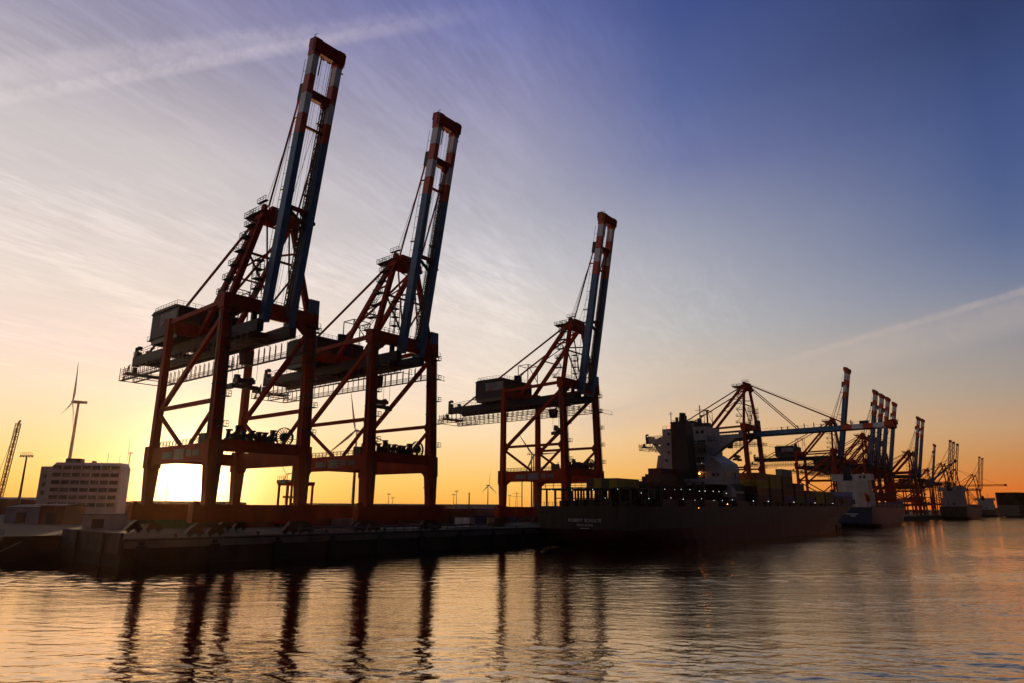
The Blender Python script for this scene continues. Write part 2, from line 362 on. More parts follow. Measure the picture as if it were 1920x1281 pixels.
# quay wall furniture
cap = MB(); cap.span(2.9, 3.75, SCOR + .2, 430, .004, .30); cap.span(3.75, 3.95, SCOR + .2, 430, -1.4, -.2)
o = cap.build('quay_kerb', CONCP); o.location = Q(0, 0); o.rotation_euler.z = -AZ; tag(o, 'long concrete kerb along the edge of the quay', 'kerb')
fd = MB()
fd.taper(-4.2, (3.95, 0, .7, 1.5), -1.0, (3.95, 0, .7, 1.7)); fd.tube((3.9, 0, -.9), (3.9, 0, -.3), .5)
f0 = fd.build('quay_fender', RUBBER)
for i, s in enumerate(range(52, 300, 13)):
    f = f0 if i == 0 else f0.copy()
    if i: C.objects.link(f)
    f.location = Q(0, s); f.rotation_euler.z = -AZ
    tag(f, 'black rubber fender hanging on the dark quay wall', 'fender', 'fenders along the quay wall')
bb = MB(); bb.tube((3.1, 0, .3), (3.1, 0, .75), .28, .24, 10); bb.tube((3.1, 0, .75), (3.1, 0, .95), .42, .38, 10)
bo0 = bb.build('bollard', DARK)
for i, s in enumerate(range(58, 330, 16)):
    f = bo0 if i == 0 else bo0.copy()
    if i: C.objects.link(f)
    f.location = Q(0, s); f.rotation_euler.z = -AZ; tag(f, 'small black mooring bollard standing on the quay edge', 'bollard', 'bollards along the quay edge')
def rope(label, p, q, sag):
    b = MB(); p = Vector(p); q = Vector(q); pr_ = p
    for i in range(1, 13):
        c = p.lerp(q, i / 12); c.z -= sag * 4 * (i / 12) * (1 - i / 12); b.bar(pr_, c, .14); pr_ = c
    tag(b.build('mooring_rope', CONCP), label, 'rope', 'mooring ropes of the big ship')
rope('lower mooring rope from the big ship stern to the quay edge', Q(3.1, 138, .8), Q(9, 160.6, 5.6), 1.2)
rope('longer mooring rope from the big ship stern along the quay', Q(3.1, 122, .8), Q(14, 160.6, 5.8), 2.0)
gr = thing('guard_rail', 'long pale guard rail on posts along the quay edge below the cranes', 'guard rail', Q(1.6, 84), -AZ)
b = MB(); b.span(-.1, .12, 0, 62, 1.05, 1.5); b.span(-.08, .1, 0, 62, .45, .62); b.build('rail', CONCP, gr)
for i in range(22):
    b = MB(); b.span(-.18, -.101, i * 2.9 + .2, i * 2.9 + .5, 0, 1.4); b.build('post', CONCP, gr)
fw = thing('concrete_wall', 'pale concrete wall closing the left end of the quay', 'wall', Q(0, SCOR), -AZ)
b = MB(); b.span(-24, 3.8, -.5, -.004, -2.3, 1.2); b.build('wall_panel', mat('weathered_concrete', (.075, .068, .064), rough=.9, spec=.1, var=.55, scale=.5), fw)
b = MB(); b.tube((-2.6, -.8, -4.4), (-2.6, -.8, 1.0), .28, n=10); b.build('pile', DARK, fw)
b = MB(); b.tube((-15, -.8, -4.4), (-15, -.8, 1.0), .28, n=10); b.build('pile', DARK, fw)

# ------------------------------------------------------------------ container crane
H2, G = 10.03, 27.37
def wsx(z): return -.0373 * (z - 6)
def crane_base(root):
    for y in (-H2, H2):
        b = MB()       # landside leg
        b.taper(5.8, (-G, y, 1.9, 1.7), 13.6, (-G, y, 1.9, 2.5)); b.taper(13.6, (-G, y, 2.2, 2.9), 18.2, (-G, y, 2.2, 2.9))
        b.taper(18.2, (-G, y, 1.7, 1.5), 47.6, (-G, y, 1.6, 1.3)); b.box(-G, y, 5.9, 2.8, 2.6, .5); b.build('leg', RED, root)
        b = MB()       # waterside leg
        b.taper(5.8, (wsx(6), y, 1.9, 2.0), 13.4, (wsx(13.4), y, 2.0, 2.8)); b.taper(13.4, (wsx(13.4), y, 2.2, 3.1), 18.4, (wsx(18.4), y, 2.2, 3.1))
        b.taper(18.4, (wsx(18.4), y, 1.7, 2.2), 45.4, (wsx(45.4), y, 1.7, 2.1)); b.box(wsx(6), y, 5.9, 2.8, 3.0, .5)
        b.taper(45.4, (wsx(45), y, 2.5, 2.6), 48.6, (wsx(48), y, 2.5, 2.6)); lg = b.build('leg', RED, root)
        b = MB()
        for z in (22, 29.5, 37, 43): b.box(wsx(z), y, z, 1.86, 2.36, .22)
        b.span(wsx(30) - .6, wsx(30) - .2, y - 1.22, y - 1.12, 18.4, 45); b.build('flange', RUST, lg)
        b = MB()       # little platforms and ladder up the waterside leg
        for z in (21, 27, 33, 39, 44.2):
            b.box(wsx(z) + 1.5, y + .6, z, 1.3, 2.0, .12); b.rail([(wsx(z) + .95, y + 1.6, z), (wsx(z) + 2.1, y + 1.6, z), (wsx(z) + 2.1, y - .4, z)], 1.1, 1.0)
        b.ladder((wsx(8) + 1.15, y + .6, 8), (wsx(44) + 1.15, y + .6, 44), .6, step=1.0); b.build('leg_ladder', DARK, lg)
    for x, y0 in ((0, 0), (-G, 0)):
        b = MB(); b.span(x - .9, x + .9, -13.0, 13.0, 2.7, 6.0); b.span(x - 1.0, x + 1.0, -13.3, -13.0, 2.6, 6.08); b.span(x - 1.0, x + 1.0, 13.0, 13.3, 2.6, 6.08)
        b.box(x, -12.4, 6.3, .9, .9, .6)
        sb = b.build('sill_beam', RED, root)
        for yc in (-H2, H2):
            b = MB(); b.prism([(x - .7, yc - 2.8, 1.8), (x - .7, yc + 2.8, 1.8), (x - .7, yc + 1.6, 2.7), (x - .7, yc - 1.6, 2.7)], (0, 0, 0), (1.4, 0, 0))
            for k in (-2.0, 2.0):
                b.prism([(x - .55, yc + k - 1.8, .8), (x - .55, yc + k + 1.8, .8), (x - .55, yc + k + .9, 1.8), (x - .55, yc + k - .9, 1.8)], (0, 0, 0), (1.1, 0, 0))
                for kk in (-1.0, 1.0):
                    b.box(x, yc + k + kk, .7, 1.0, 1.4, .4, 1); b.tube((x - .2, yc + k + kk, .36), (x + .2, yc + k + kk, .36), .35, n=12, m=1)
            b.build('bogie', [RUST, DARK], sb)
    for i, y in enumerate((-H2, H2)):
        b = MB(); b.span(-G + 1.15, wsx(16) - 1.1, y - .75, y + .75, 14.4, 17.9)
        for x, sg in ((-G + 1.15, 1), (wsx(16) - 1.1, -1)):      # knee gussets under the beam
            b.prism([(x, y - .6, 14.4), (x + sg * 1.9, y - .6, 14.4), (x, y - .6, 13.2)], (0, 0, 0), (0, 1.2, 0))
        pbm = b.build('portal_beam', RED, root)
        b = MB(); b.rail([(-G + 1.3, y - .6, 17.9), (wsx(18) - 1.2, y - .6, 17.9)], 1.1, 1.5); b.rail([(-G + 1.3, y + .6, 17.9), (wsx(18) - 1.2, y + .6, 17.9)], 1.1, 1.5); b.build('railing', RUST, pbm)
        if i == 0:
            for xa, xb, z0, z1 in ((-20.9, -16.4, 15.3, 16.7), (-15.6, -11.0, 15.0, 17.1), (-10.0, -8.0, 15.4, 16.8), (-7.2, -4.8, 15.5, 16.7)):
                b = MB(); b.span(xa, xb, y - .80, y - .752, z0, z1); b.build('sign_panel', PANEL, pbm)
        b = MB(); b.bar((-G + .85, y, 26.4), (wsx(26.4) - .85, y, 26.4), .62, .85); b.build('brace', RED, root)
        b = MB(); b.bar((-G + .4, y, 25.6), (wsx(44) - 1.0, y, 44.2), .75, 1.05); b.build('brace', RED, root)
        b = MB(); b.bar((-G + .6, y, 25.4), (-14.6, y, 17.9), .55, .72); b.build('brace', RED, root)
        b = MB(); b.bar((wsx(25) - .7, y, 25.4), (-10.6, y, 17.9), .55, .72); b.build('brace', RED, root)
        b = MB(); b.bar((-G + .8, y, 46.6), (wsx(47) - 1.2, y, 47.2), .8, 1.0); b.build('top_tie', RED, root)
        for x, z in ((-G + .9, 26.2), (wsx(26) - .9, 26.2)):
            sg = 1 if x < -10 else -1
            b = MB(); b.prism([(x, y - .12, z - 2.0), (x + sg * 1.5, y - .12, z - .6), (x + sg * 1.5, y - .12, z + .6), (x, y - .12, z + 2.2)], (0, 0, 0), (0, .24, 0)); b.build('gusset', RED, root)
    # beams along the quay at portal level and at the top
    for x, z0, z1 in ((wsx(17), 16.3, 18.6), (-G, 15.0, 17.6)):
        b = MB(); b.span(x - .8, x + .8, -H2 + 1.8, H2 - 1.8, z0, z1); cb = b.build('cross_beam', RED, root)
        b = MB(); b.rail([(x + .75, -H2 + 1.9, z1), (x + .75, H2 - 1.9, z1)], 1.1, 1.6); b.build('railing', RUST, cb)
    b = MB(); b.span(wsx(47) - 1.0, wsx(47) + 1.0, -H2 + 1.3, H2 - 1.3, 46.0, 48.7)
    for sg in (-1, 1): b.prism([(wsx(47) - .9, sg * (H2 - 1.3), 46.0), (wsx(47) - .9, sg * (H2 - 4.2), 46.0), (wsx(47) - .9, sg * (H2 - 1.3), 43.6)], (0, 0, 0), (1.8, 0, 0))
    b.rail([(wsx(47) + .9, -H2 + 1.3, 48.7), (wsx(47) + .9, -4.6, 48.7)], 1.1, 1.5); b.rail([(wsx(47) - .9, -H2 + 1.3, 48.7), (wsx(47) - .9, H2 - 1.3, 48.7)], 1.1, 1.5)
    b.build('cross_beam', RED, root)
    b = MB(); b.span(-G - .8, -G + .8, -H2 + .8, H2 - .8, 44.4, 47.2); b.build('cross_beam', RED, root)
    b = MB(); b.taper(48.6, (wsx(48), H2, 2.4, 2.6), 51.9, (wsx(50), H2, 2.4, 2.6)); b.build('electrical_cabinet', BLUE, root)
    b = MB(); b.box(wsx(48), H2, 45.3, 3.4, 3.6, .15); b.rail([(wsx(48) + 1.7, H2 - 1.7, 45.3), (wsx(48) + 1.7, H2 + 1.7, 45.3)], 1.1, 1.2); b.build('cabinet_platform', RUST, root)
    # cable reel and winch units on the waterside portal beam
    x = wsx(18) - .1
    b = MB()
    for k in range(20):
        a = 2 * math.pi * k / 20
        b.bar((x, 5.3, 20.1), (x, 5.3 + 2.0 * math.cos(a), 20.1 + 2.0 * math.sin(a)), .13)
        a2 = 2 * math.pi * (k + 1) / 20
        b.bar((x, 5.3 + 2.0 * math.cos(a), 20.1 + 2.0 * math.sin(a)), (x, 5.3 + 2.0 * math.cos(a2), 20.1 + 2.0 * math.sin(a2)), .5, .14)
    b.tube((x - .5, 5.3, 20.1), (x + .5, 5.3, 20.1), .9, n=12); b.bar((x, 5.3, 18.6), (x, 5.3, 20.3), .35); b.build('cable_reel', DARK, root)
    wr = random.Random(4)
    for k in range(7):
        b = MB(); y = -7.4 + k * 1.55; t_ = wr.uniform(.1, .7); hh = wr.uniform(20.4, 21.7)
        b.bar((x, y, 18.6), (x + wr.uniform(-.3, .3), y + t_, hh), wr.uniform(.5, .9), wr.uniform(.6, 1.0)); b.bar((x, y + t_ - .5, hh), (x, y + t_ + .6, hh + .05), .8, .35)
        b.bar((x, y - .4, 18.75), (x, y + .9, 18.75), 1.2, .3); b.bar((x + .45, y - .3, 18.7), (x + .45, y + 1.2, hh - .4), .2); b.bar((x - .4, y + 1.3, 18.7), (x - .4, y + .2, hh - .2), .16)
        b.box(x + .2, y + .9, 19.2 + wr.uniform(0, .5), .8, .6, .9); b.build('winch_unit', RUST if k % 3 == 1 else DARK, root)
    b = MB(); b.box(-4.6, -H2, 18.9, 2.6, 1.2, 1.9); b.bar((-3.4, -H2, 18), (-3.4, -H2, 20.6), .2); b.bar((-6, -H2, 18), (-6, -H2, 20.2), .15); b.build('control_box', RUST, root)

def crane_upper(root):
    # girder (two box girders with end ties), walkway slung below it
    b = MB()
    for y in (-3.9, 3.9): b.span(-61.0, 1.6, y - .75, y + .75, 41.5, 44.0)
    for x in (-60.4, -44, -33, -20, -8): b.span(x - .5, x + .5, -3.15, 3.15, 42.2, 43.7)
    for x in (-27.4, wsx(43)):
        for y in (-3.9, 3.9): b.span(x - .45, x + .45, y - .5, y + .5, 44.0, 46.2)
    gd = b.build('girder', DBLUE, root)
    b = MB()
    for y in (-5.5, 5.5):
        b.span(-65, 4.2, y - .45, y + .45, 37.85, 38.0)
        b.bar((4.2, y, 37.93), (8.2, y, 36.9), .9, .14); b.bar((4.2, y, 39.1), (8.2, y, 38.1), .08); b.bar((8.2, y, 36.9), (8.2, y, 38.1), .08)
        for k in range(58):
            xx = -64.6 + k * 1.2
            b.bar((xx, y + (.42 if k % 2 else -.42), 38.0), (xx, y + (.42 if k % 2 else -.42), 41.4 if xx < 1.4 else 39.1), .13)
        for z in (38.55, 39.1): b.bar((-65, y - .42, z), (4.2, y - .42, z), .09); b.bar((-65, y + .42, z), (4.2, y + .42, z), .09)
    for xx in (-64.5, -57): b.bar((xx, -5.5, 37.9), (xx, 5.5, 37.9), .5, .15)
    b.build('walkway', RUST, gd)
    b = MB()          # cluttered end platform of the back reach
    b.span(-65.5, -61, -5.2, 5.2, 39.8, 40.0); b.rail([(-61, -5.2, 40), (-65.5, -5.2, 40), (-65.5, 5.2, 40), (-61, 5.2, 40)], 1.1, 1.2)
    b.rail([(-61, -4.4, 44), (-61, 4.4, 44)], 1.1, 1.2)
    for xx, y, s in ((-60.4, -3.6, 1.1), (-57.2, -2.4, .9), (-60.6, 2.4, 1.2), (-63, -3, .8)): b.box(xx, y, 44.7 if xx > -61.5 else 40.9, s, s * 1.3, 1.6)
    b.bar((-61, -3.9, 44), (-61, -3.9, 46.8), .7); b.tube((-60.4, -3.9, 46.6), (-60.4, -2.9, 46.6), .55)
    for y in (-4.6, 4.6): b.bar((-61, y, 45.3), (-49, y, 46.0), .12); b.rail([(-61, y, 44), (-44, y, 44)], 1.1, 2.2)
    b.bar((-64.8, -5, 38), (-61.2, -5, 42), .2); b.bar((-64.8, 5, 38), (-61.2, 5, 42), .2)
    b.span(-54, -43.6, -6.6, -5.9, 36.1, 36.25); b.bar((-43.6, -6.3, 36.1), (-43.6, -6.3, 38), .15); b.bar((-54, -6.3, 36.1), (-54, -6.3, 38), .15); b.rail([(-54, -6.6, 36.2), (-43.6, -6.6, 36.2)], 1.0, 1.4)
    b.build('end_platform', DARK, gd)
    # machine house
    b = MB(); b.span(-43.2, -28.7, -8, 8, 45.4, 51.6); b.prism([(-43.5, -8.3, 51.6), (-28.4, -8.3, 51.6), (-30.0, -8.3, 52.3), (-42, -8.3, 52.3)], (0, 0, 0), (0, 16.6, 0))
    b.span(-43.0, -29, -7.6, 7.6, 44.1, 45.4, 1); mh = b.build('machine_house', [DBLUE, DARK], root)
    b = MB(); b.rail([(-42, -8, 52.2), (-30, -8, 52.2), (-30, 8, 52.2)], 1.1, 1.5, .04); b.rail([(-42, -8, 52.2), (-42, 8, 52.2)], 1.1, 1.5, .04); b.build('roof_railing', RUST, mh)
    b = MB(); b.span(-38.2, -29.4, -8.06, -8.003, 47.9, 50.9); sg = b.build('sign_board', PANEL, mh)
    b = MB()
    for k in range(7):     # curved emblem on the board: upper and lower arcs
        a0, a1 = R(70 + k * 26), R(70 + (k + 1) * 26)
        b.bar((-36.4 + 1.25 * math.cos(a0), -8.09, 49.8 + .75 * math.sin(a0)), (-36.4 + 1.25 * math.cos(a1), -8.09, 49.8 + .75 * math.sin(a1)), .05, .34, 0)
        b.bar((-36.2 - 1.25 * math.cos(a0), -8.09, 48.8 - .65 * math.sin(a0)), (-36.2 - 1.25 * math.cos(a1), -8.09, 48.8 - .65 * math.sin(a1)), .05, .38, 1)
    b.span(-34.2, -29.9, -8.08, -8.061, 49.25, 49.55, 0); b.build('emblem', [BLUE, RED], sg)
    b = MB(); b.prism([(-30.9 + 1.1 * math.cos(2 * math.pi * k / 8), 2.2 + 2.0 * math.sin(2 * math.pi * k / 8), 52.0) for k in range(8)], (0, 0, 0), (0, 0, 2.4)); b.build('roof_vent', DBLUE, mh)
    b = MB(); b.box(-28.2, -5.4, 47, 1.0, 3.6, 2.2); b.span(-44.6, -43.2, -8, 8, 45.2, 45.4); b.rail([(-44.6, -8, 45.4), (-44.6, 8, 45.4)], 1.1, 1.4); b.build('side_platform', DARK, mh)
    b = MB()
    for x, y in ((-30.2, 1.6), (-30.2, 7.4), (-25.5, 7.4), (-25.5, 1.6)): b.bar((x, y, 45 if x > -28 else 52), (x, y, 58.2), .22)
    for p, q in (((-30.2, 1.6, 58.2), (-30.2, 7.4, 58.2)), ((-30.2, 7.4, 58.2), (-25.5, 7.4, 58.2)), ((-30.2, 1.6, 58.2), (-25.5, 1.6, 58.2)), ((-25.5, 1.6, 58.2), (-25.5, 7.4, 58.2)), ((-30.2, 1.6, 53), (-30.2, 7.4, 58)), ((-25.5, 1.6, 58), (-25.5, 7.4, 52))): b.bar(p, q, .2)
    b.build('hoist_frame', RED, root)
    # A-frame
    for y in (-3.7, 3.7):
        sy = 1 if y > 0 else -1
        b = MB(); b.bar((-2.2, y, 68.6), (wsx(48.5), sy * (H2 - .8), 48.4), 1.15, 1.15); b.build('apex_leg', RED, root)
        b = MB(); b.bar((-3.6, y, 68.4), (-26.0, y, 44.2), .95, 1.25); b.build('back_leg', RED, root)
        b = MB(); b.bar((-4.2, y * 1.05, 68.4), (-53.5, y * 1.05, 44.0), .42, .5); b.build('backstay', RED, root)
    b = MB(); b.bar((-8, -3.7, 62.5), (-1.6, -5.2, 62.0), .4); b.bar((-8, 3.7, 62.5), (-1.6, 5.2, 62.0), .4); b.bar((-14, -3.7, 57), (-14, 3.7, 57), .35); b.bar((-14, -3.7, 57), (-6, 3.7, 65), .3); b.bar((-1.9, -6.4, 59), (-1.9, 6.4, 59), .45); b.bar((-1.8, -6.4, 59), (-1.8, 0, 48.7), .35); b.bar((-1.8, 6.4, 59), (-1.8, 0, 48.7), .35); b.build('cross_brace', RED, root)
    b = MB(); b.taper(67.4, (-2.3, 0, 3.4, 9.6), 69.8, (-2.3, 0, 2.6, 8.8)); b.box(-1.6, 0, 70.3, 1.6, 5.0, 1.2)
    for y in (-3.7, -1.2, 1.2, 3.7): b.tube((-2.0, y - .35, 70.4), (-2.0, y + .35, 70.4), .85, n=12)
    b.prism([(-.8, -4.4, 67.6), (-.8, 4.4, 67.6), (-.8, 0, 65.6)], (0, 0, 0), (1.2, 0, 0)); ah = b.build('apex_head', RED, root)
    b = MB(); b.span(-8.4, -1, -4.9, 4.9, 69.1, 69.25); b.rail([(-1, -4.9, 69.2), (-8.4, -4.9, 69.2), (-8.4, 4.9, 69.2), (-1, 4.9, 69.2)], 1.15, 1.3); b.span(-2.6, 1.0, -5.2, -4.5, 70.9, 71.05); b.rail([(-2.6, -5.2, 71), (1.0, -5.2, 71)], 1.0, 1.2); b.bar((-8.4, -4, 69.1), (-4.5, -4, 66.8), .25); b.bar((-8.4, 4, 69.1), (-4.5, 4, 66.8), .25); b.build('apex_platform', RUST, ah)
    b = MB()          # stairway zigzag up the A-frame
    pz = [49, 52.5, 56, 59.5, 63, 66, 69]
    for i, z in enumerate(pz):
        f = (z - 48.5) / 20; yy = -(H2 - .8) * (1 - f) - 3.7 * f - .9; xx = -2.4 - f * .6 - 1.2
        b.box(xx, yy, z, 3.0, 1.6, .14); b.rail([(xx - 1.5, yy - .8, z), (xx + 1.5, yy - .8, z)], 1.1, 1.0); b.rail([(xx - 1.5, yy - .8, z), (xx - 1.5, yy + .8, z)], 1.1, .8)
        if i < len(pz) - 1:
            f2 = (pz[i + 1] - 48.5) / 20; y2 = -(H2 - .8) * (1 - f2) - 3.7 * f2 - .9; sg = 1 if i % 2 else -1
            b.ladder((xx + sg * 1.3, yy, z), (xx - sg * 1.3, y2, pz[i + 1]), .7, (0, 1, 0), .5)
    b.build('stairway', DARK, root)
    for y in (-4.9, 4.2):
        b = MB()
        for sx in (-.8, .8):
            for sy in (-.8, .8): b.bar((.3 + sx, y + sy, 48.7), (.3 + sx, y + sy, 57), .11)
        for z in (50.5, 52.8, 55, 57):
            b.box(.3, y, z, 1.9, 1.9, .1); b.rail([(-.6, y - .9, z), (1.2, y - .9, z), (1.2, y + .9, z)], 1.0, .9, .035)
        b.ladder((.3, y, 48.7), (.3, y, 57), .5, (1, 0, 0)); b.build('access_tower', DARK, root)
    # trolley, cab, hoist ropes, spreader
    b = MB(); b.span(-13, -7, -3.1, 3.1, 40.9, 41.9); b.span(-12.4, -7.8, -2.6, -1.6, 41.9, 42.8)
    for xx in (-12.5, -7.5):
        for y in (-2.9, 2.9): b.tube((xx, y - .2, 41.2), (xx, y + .2, 41.2), .4)
    tr = b.build('trolley', DARK, root)
    b = MB(); b.taper(37.2, (-14.2, 2.2, 2.0, 2.0), 40.2, (-14.4, 2.2, 2.8, 2.2)); b.bar((-13.6, 2.2, 40), (-12.4, 2.2, 41.4), .3); b.build('cab', DBLUE, tr)
    b = MB()
    for xx in (-11.2, -8.8):
        for y in (-2.2, 2.2): b.bar((xx, y, 32.9), (xx, y, 41), .07)
    b.build('hoist_rope', ROPE, tr)
    b = MB(); b.box(-10, 0, 32.5, 2.2, 4.2, .9); b.span(-10.7, -9.3, -3.1, 3.1, 30.9, 31.7)
    for y in (-3.1, 3.1): b.span(-11.2, -8.8, y - .25, y + .25, 30.4, 31.5)
    b.box(-10.6, -1.4, 33.4, .9, 1.1, 1.0)
    for y in (-1.6, 1.6): b.bar((-10, y, 31.6), (-10, y, 32.3), .6); b.tube((-10.5, y, 33.0), (-9.5, y, 33.0), .55)
    b.build('spreader', DARK, root)

BL = 64.4
def boom_part(root, angle):
    b = MB(); cuts = [0, .655, .727, .801, .869, .94, 1.0]; ms = [0, 1, 2, 1, 2, 1]
    for y in (-3.05, 3.05):
        for i in range(6):
            x0, x1 = cuts[i] * BL, cuts[i + 1] * BL; e = 0 if i < 5 else .12
            b.span(x0, x1, y - .72 - e, y + .72 + e, -1.12 - e, 1.12 + e, ms[i])
    bo = b.build('boom', [BLUE, ORANGE, WHITE], root, loc=(1.2, 0, 43.6)); bo.rotation_euler = (0, -R(angle), 0)
    b = MB(); b.span(BL - 3.2, BL - .2, -2.2, 2.2, -1.3, .2); b.span(BL - 1.3, BL + .7, -3.5, 3.3, .2, 2.2); b.span(BL - 2.4, BL + .1, -3.5, 3.3, 1.0, 1.9); b.span(BL - 3, BL - .5, -3.95, 3.95, -1.6, -1.25)
    for y in (-1.6, 0, 1.6): b.tube((BL - 2.4, y - .3, 1.2), (BL - 2.4, y + .3, 1.2), .6)
    sub('tip_frame', b, RED, bo)
    b = MB(); b.rail([(BL - 3, -4.0, -1.5), (BL + .6, -4.0, -1.5)], 1.0, 1.2); sub('tip_railing', b, DARK, bo)
    b = MB(); b.bar((BL + .6, -1, 2.1), (BL + 2.0, -1, 2.5), .12); sub('antenna', b, DARK, bo)
    b = MB(); b.bar((BL, 3.2, 2.1), (BL + 1.2, 3.2, 2.2), .15); sub('antenna', b, DARK, bo)
    for xx in (BL - 2.6, BL - 4.4): b = MB(); b.bar((xx, 4.7, -.2), (xx, 3.85, -.2), .3); sub('warning_lamp', b, DARK, bo)
    b = MB(); b.bar((BL - 3.3, -1.5, -.6), (BL - 8, -1.6, -.7), .22); sub('rope_guide', b, DARK, bo)
    for f, h, d in ((.80, 1.5, 1.6), (.688, .55, .6), (.40, .9, .8), (.02, 1.2, 1.4)):
        b = MB(); b.span(f * BL - h / 2, f * BL + h / 2, -2.328, 2.328, -d / 2, d / 2)
        if f == .80:
            b.tube((f * BL - 1.0, .9, -.2), (f * BL - 1.0, 1.9, -.2), .7); b.span(f * BL + .76, f * BL + 1.0, -2.3, 2.3, -1.2, 1.0)
        sub('cross_member', b, RED, bo)
    b = MB(); b.truss((.06 * BL, 1.6, .2), (.79 * BL, 1.7, .2), .7, .9, .08, 34); sub('inner_walkway', b, RUST, bo)
    b = MB()
    for x in range(6, 60, 3): b.bar((x, -3.7, 1.1), (x, -3.7, 2.2), .09)
    b.bar((6, -3.7, 2.2), (60, -3.7, 2.2), .08)
    for x in range(6, 60, 3): b.bar((x, 3.85, -.9), (x, 3.95, .2), .09)
    b.bar((6, 3.92, -.3), (60, 3.92, -.3), .08)
    for f in (.72, .46, .39): b.bar((f * BL, -3.0, 1.1), (f * BL, -3.0, 3.4), .34); b.bar((f * BL, .9, .3), (f * BL, 2.6, 1.2), .4)
    b.span(.78 * BL, .84 * BL, -3.7, -2.6, 1.12, 2.5); b.bar((.4 * BL, -2.3, .8), (.36 * BL, 2.3, .9), .6); b.ball((.37 * BL, 4.1, -.3), .55)
    b.ladder((.82 * BL, 1.7, 0), (.93 * BL, 1.8, 0), .5, (0, 1, 0)); sub('boom_fittings', b, DARK, bo)
    b = MB()
    for y in (-1.5, -.9, .3, 1.0): b.bar((.03 * BL, y, 0), (.95 * BL, y * .9, -.3), .05)
    sub('trolley_rope', b, ROPE, bo)
    return bo
def bpt(f, y, z, angle):
    a = R(angle); x = f * BL
    return (1.2 + x * math.cos(a) - z * math.sin(a), y, 43.6 + x * math.sin(a) + z * math.cos(a))
def stays(root, angle):
    if angle > 30:
        for y in (-3.5, 3.5):
            b = MB(); b.bar(bpt(.79, y, 1.9, angle), (-.6, y, 70.2), .28, .36); b.build('forestay', RED, root)
            b = MB(); b.bar((-2.2, y * .8, 69), bpt(.12, y * .75, 2.0, angle), .26, .32); b.build('forestay', RED, root)
        b = MB()
        for y in (-3.4, -2.6, -1.9, 2.0): b.bar(bpt(.72, -3.0 if y < 0 else 2.2, 3.2, angle), (-2.4, y, 70.8), .07)
        b.build('luffing_rope', ROPE, root)
    else:
        for y in (-3.05, 3.05):
            b = MB(); b.bar(bpt(.70, y, 1.2, angle), (-1.0, y, 70), .5, .6); b.build('forestay', RED, root)
            b = MB(); b.bar(bpt(.33, y, 1.2, angle), (-1.2, y, 69.3), .32, .4); b.build('forestay', RED, root)
        b = MB()
        for y in (-1, 1): b.bar(bpt(.72, y * 3, 2.0, angle), (-1.4, y, 71), .1)
        for x in (14, 17, 22, 33, 37, 44, 47): b.bar(bpt(x / BL, -3.05, 1.1, angle), bpt(x / BL, -3.05, 2.6, angle), .4)
        b.build('luffing_rope', ROPE, root)

def new_crane(name, label, off, s, group, angle, scale=1.0):
    r = thing(name, label, 'crane', Q(off, s), -AZ, group, scale)
    crane_base(r); crane_upper(r); boom_part(r, angle); stays(r, angle)
    return r
GRP = 'container cranes along the quay'
c1 = new_crane('container_crane', 'nearest and tallest container crane, boom raised, sun shining under its portal', 0, 74.9, GRP, 80.2)
def put(src, off, s, label, scale=1.0, rz=0):
    c = copy_tree(src); c.location = Q(off, s); c.rotation_euler.z = -AZ + rz; c.scale = (scale,) * 3; c['label'] = label
    return c
put(c1, 0, 113.0, 'container crane with raised boom second from the left, beside the nearest one')
put(c1, 0, 193.4, 'container crane with raised boom third from the left, pale emblem on its machine house')
c4 = new_crane('container_crane', 'only nearby container crane with its boom lowered, behind the ship bridge', 0, 352.5, GRP, 0.6)
put(c1, -6.2, 534.5, 'tall raised crane standing alone behind the tip of the lowered boom')
put(c1, -13.1, 652.5, 'first raised crane from the left in the tight row of four')
put(c1, -13.4, 677.5, 'second raised crane from the left in the tight row of four')
put(c1, -13.3, 701.0, 'third raised crane from the left in the tight row of four')
put(c1, -15.3, 739.9, 'rightmost raised crane in the tight row of four')
put(c1, -17.4, 872.6, 'left one of two far cranes with overlapping raised booms')
put(c1, -17.1, 896.4, 'right one of two far cranes with overlapping raised booms')
put(c1, -20.0, 992.0, 'small far crane with short striped boom right of the overlapping pair', .80)

new_crane('container_crane', 'far container crane with its boom only half raised, right of the overlapping pair', -18, 922, GRP, 40, .72)

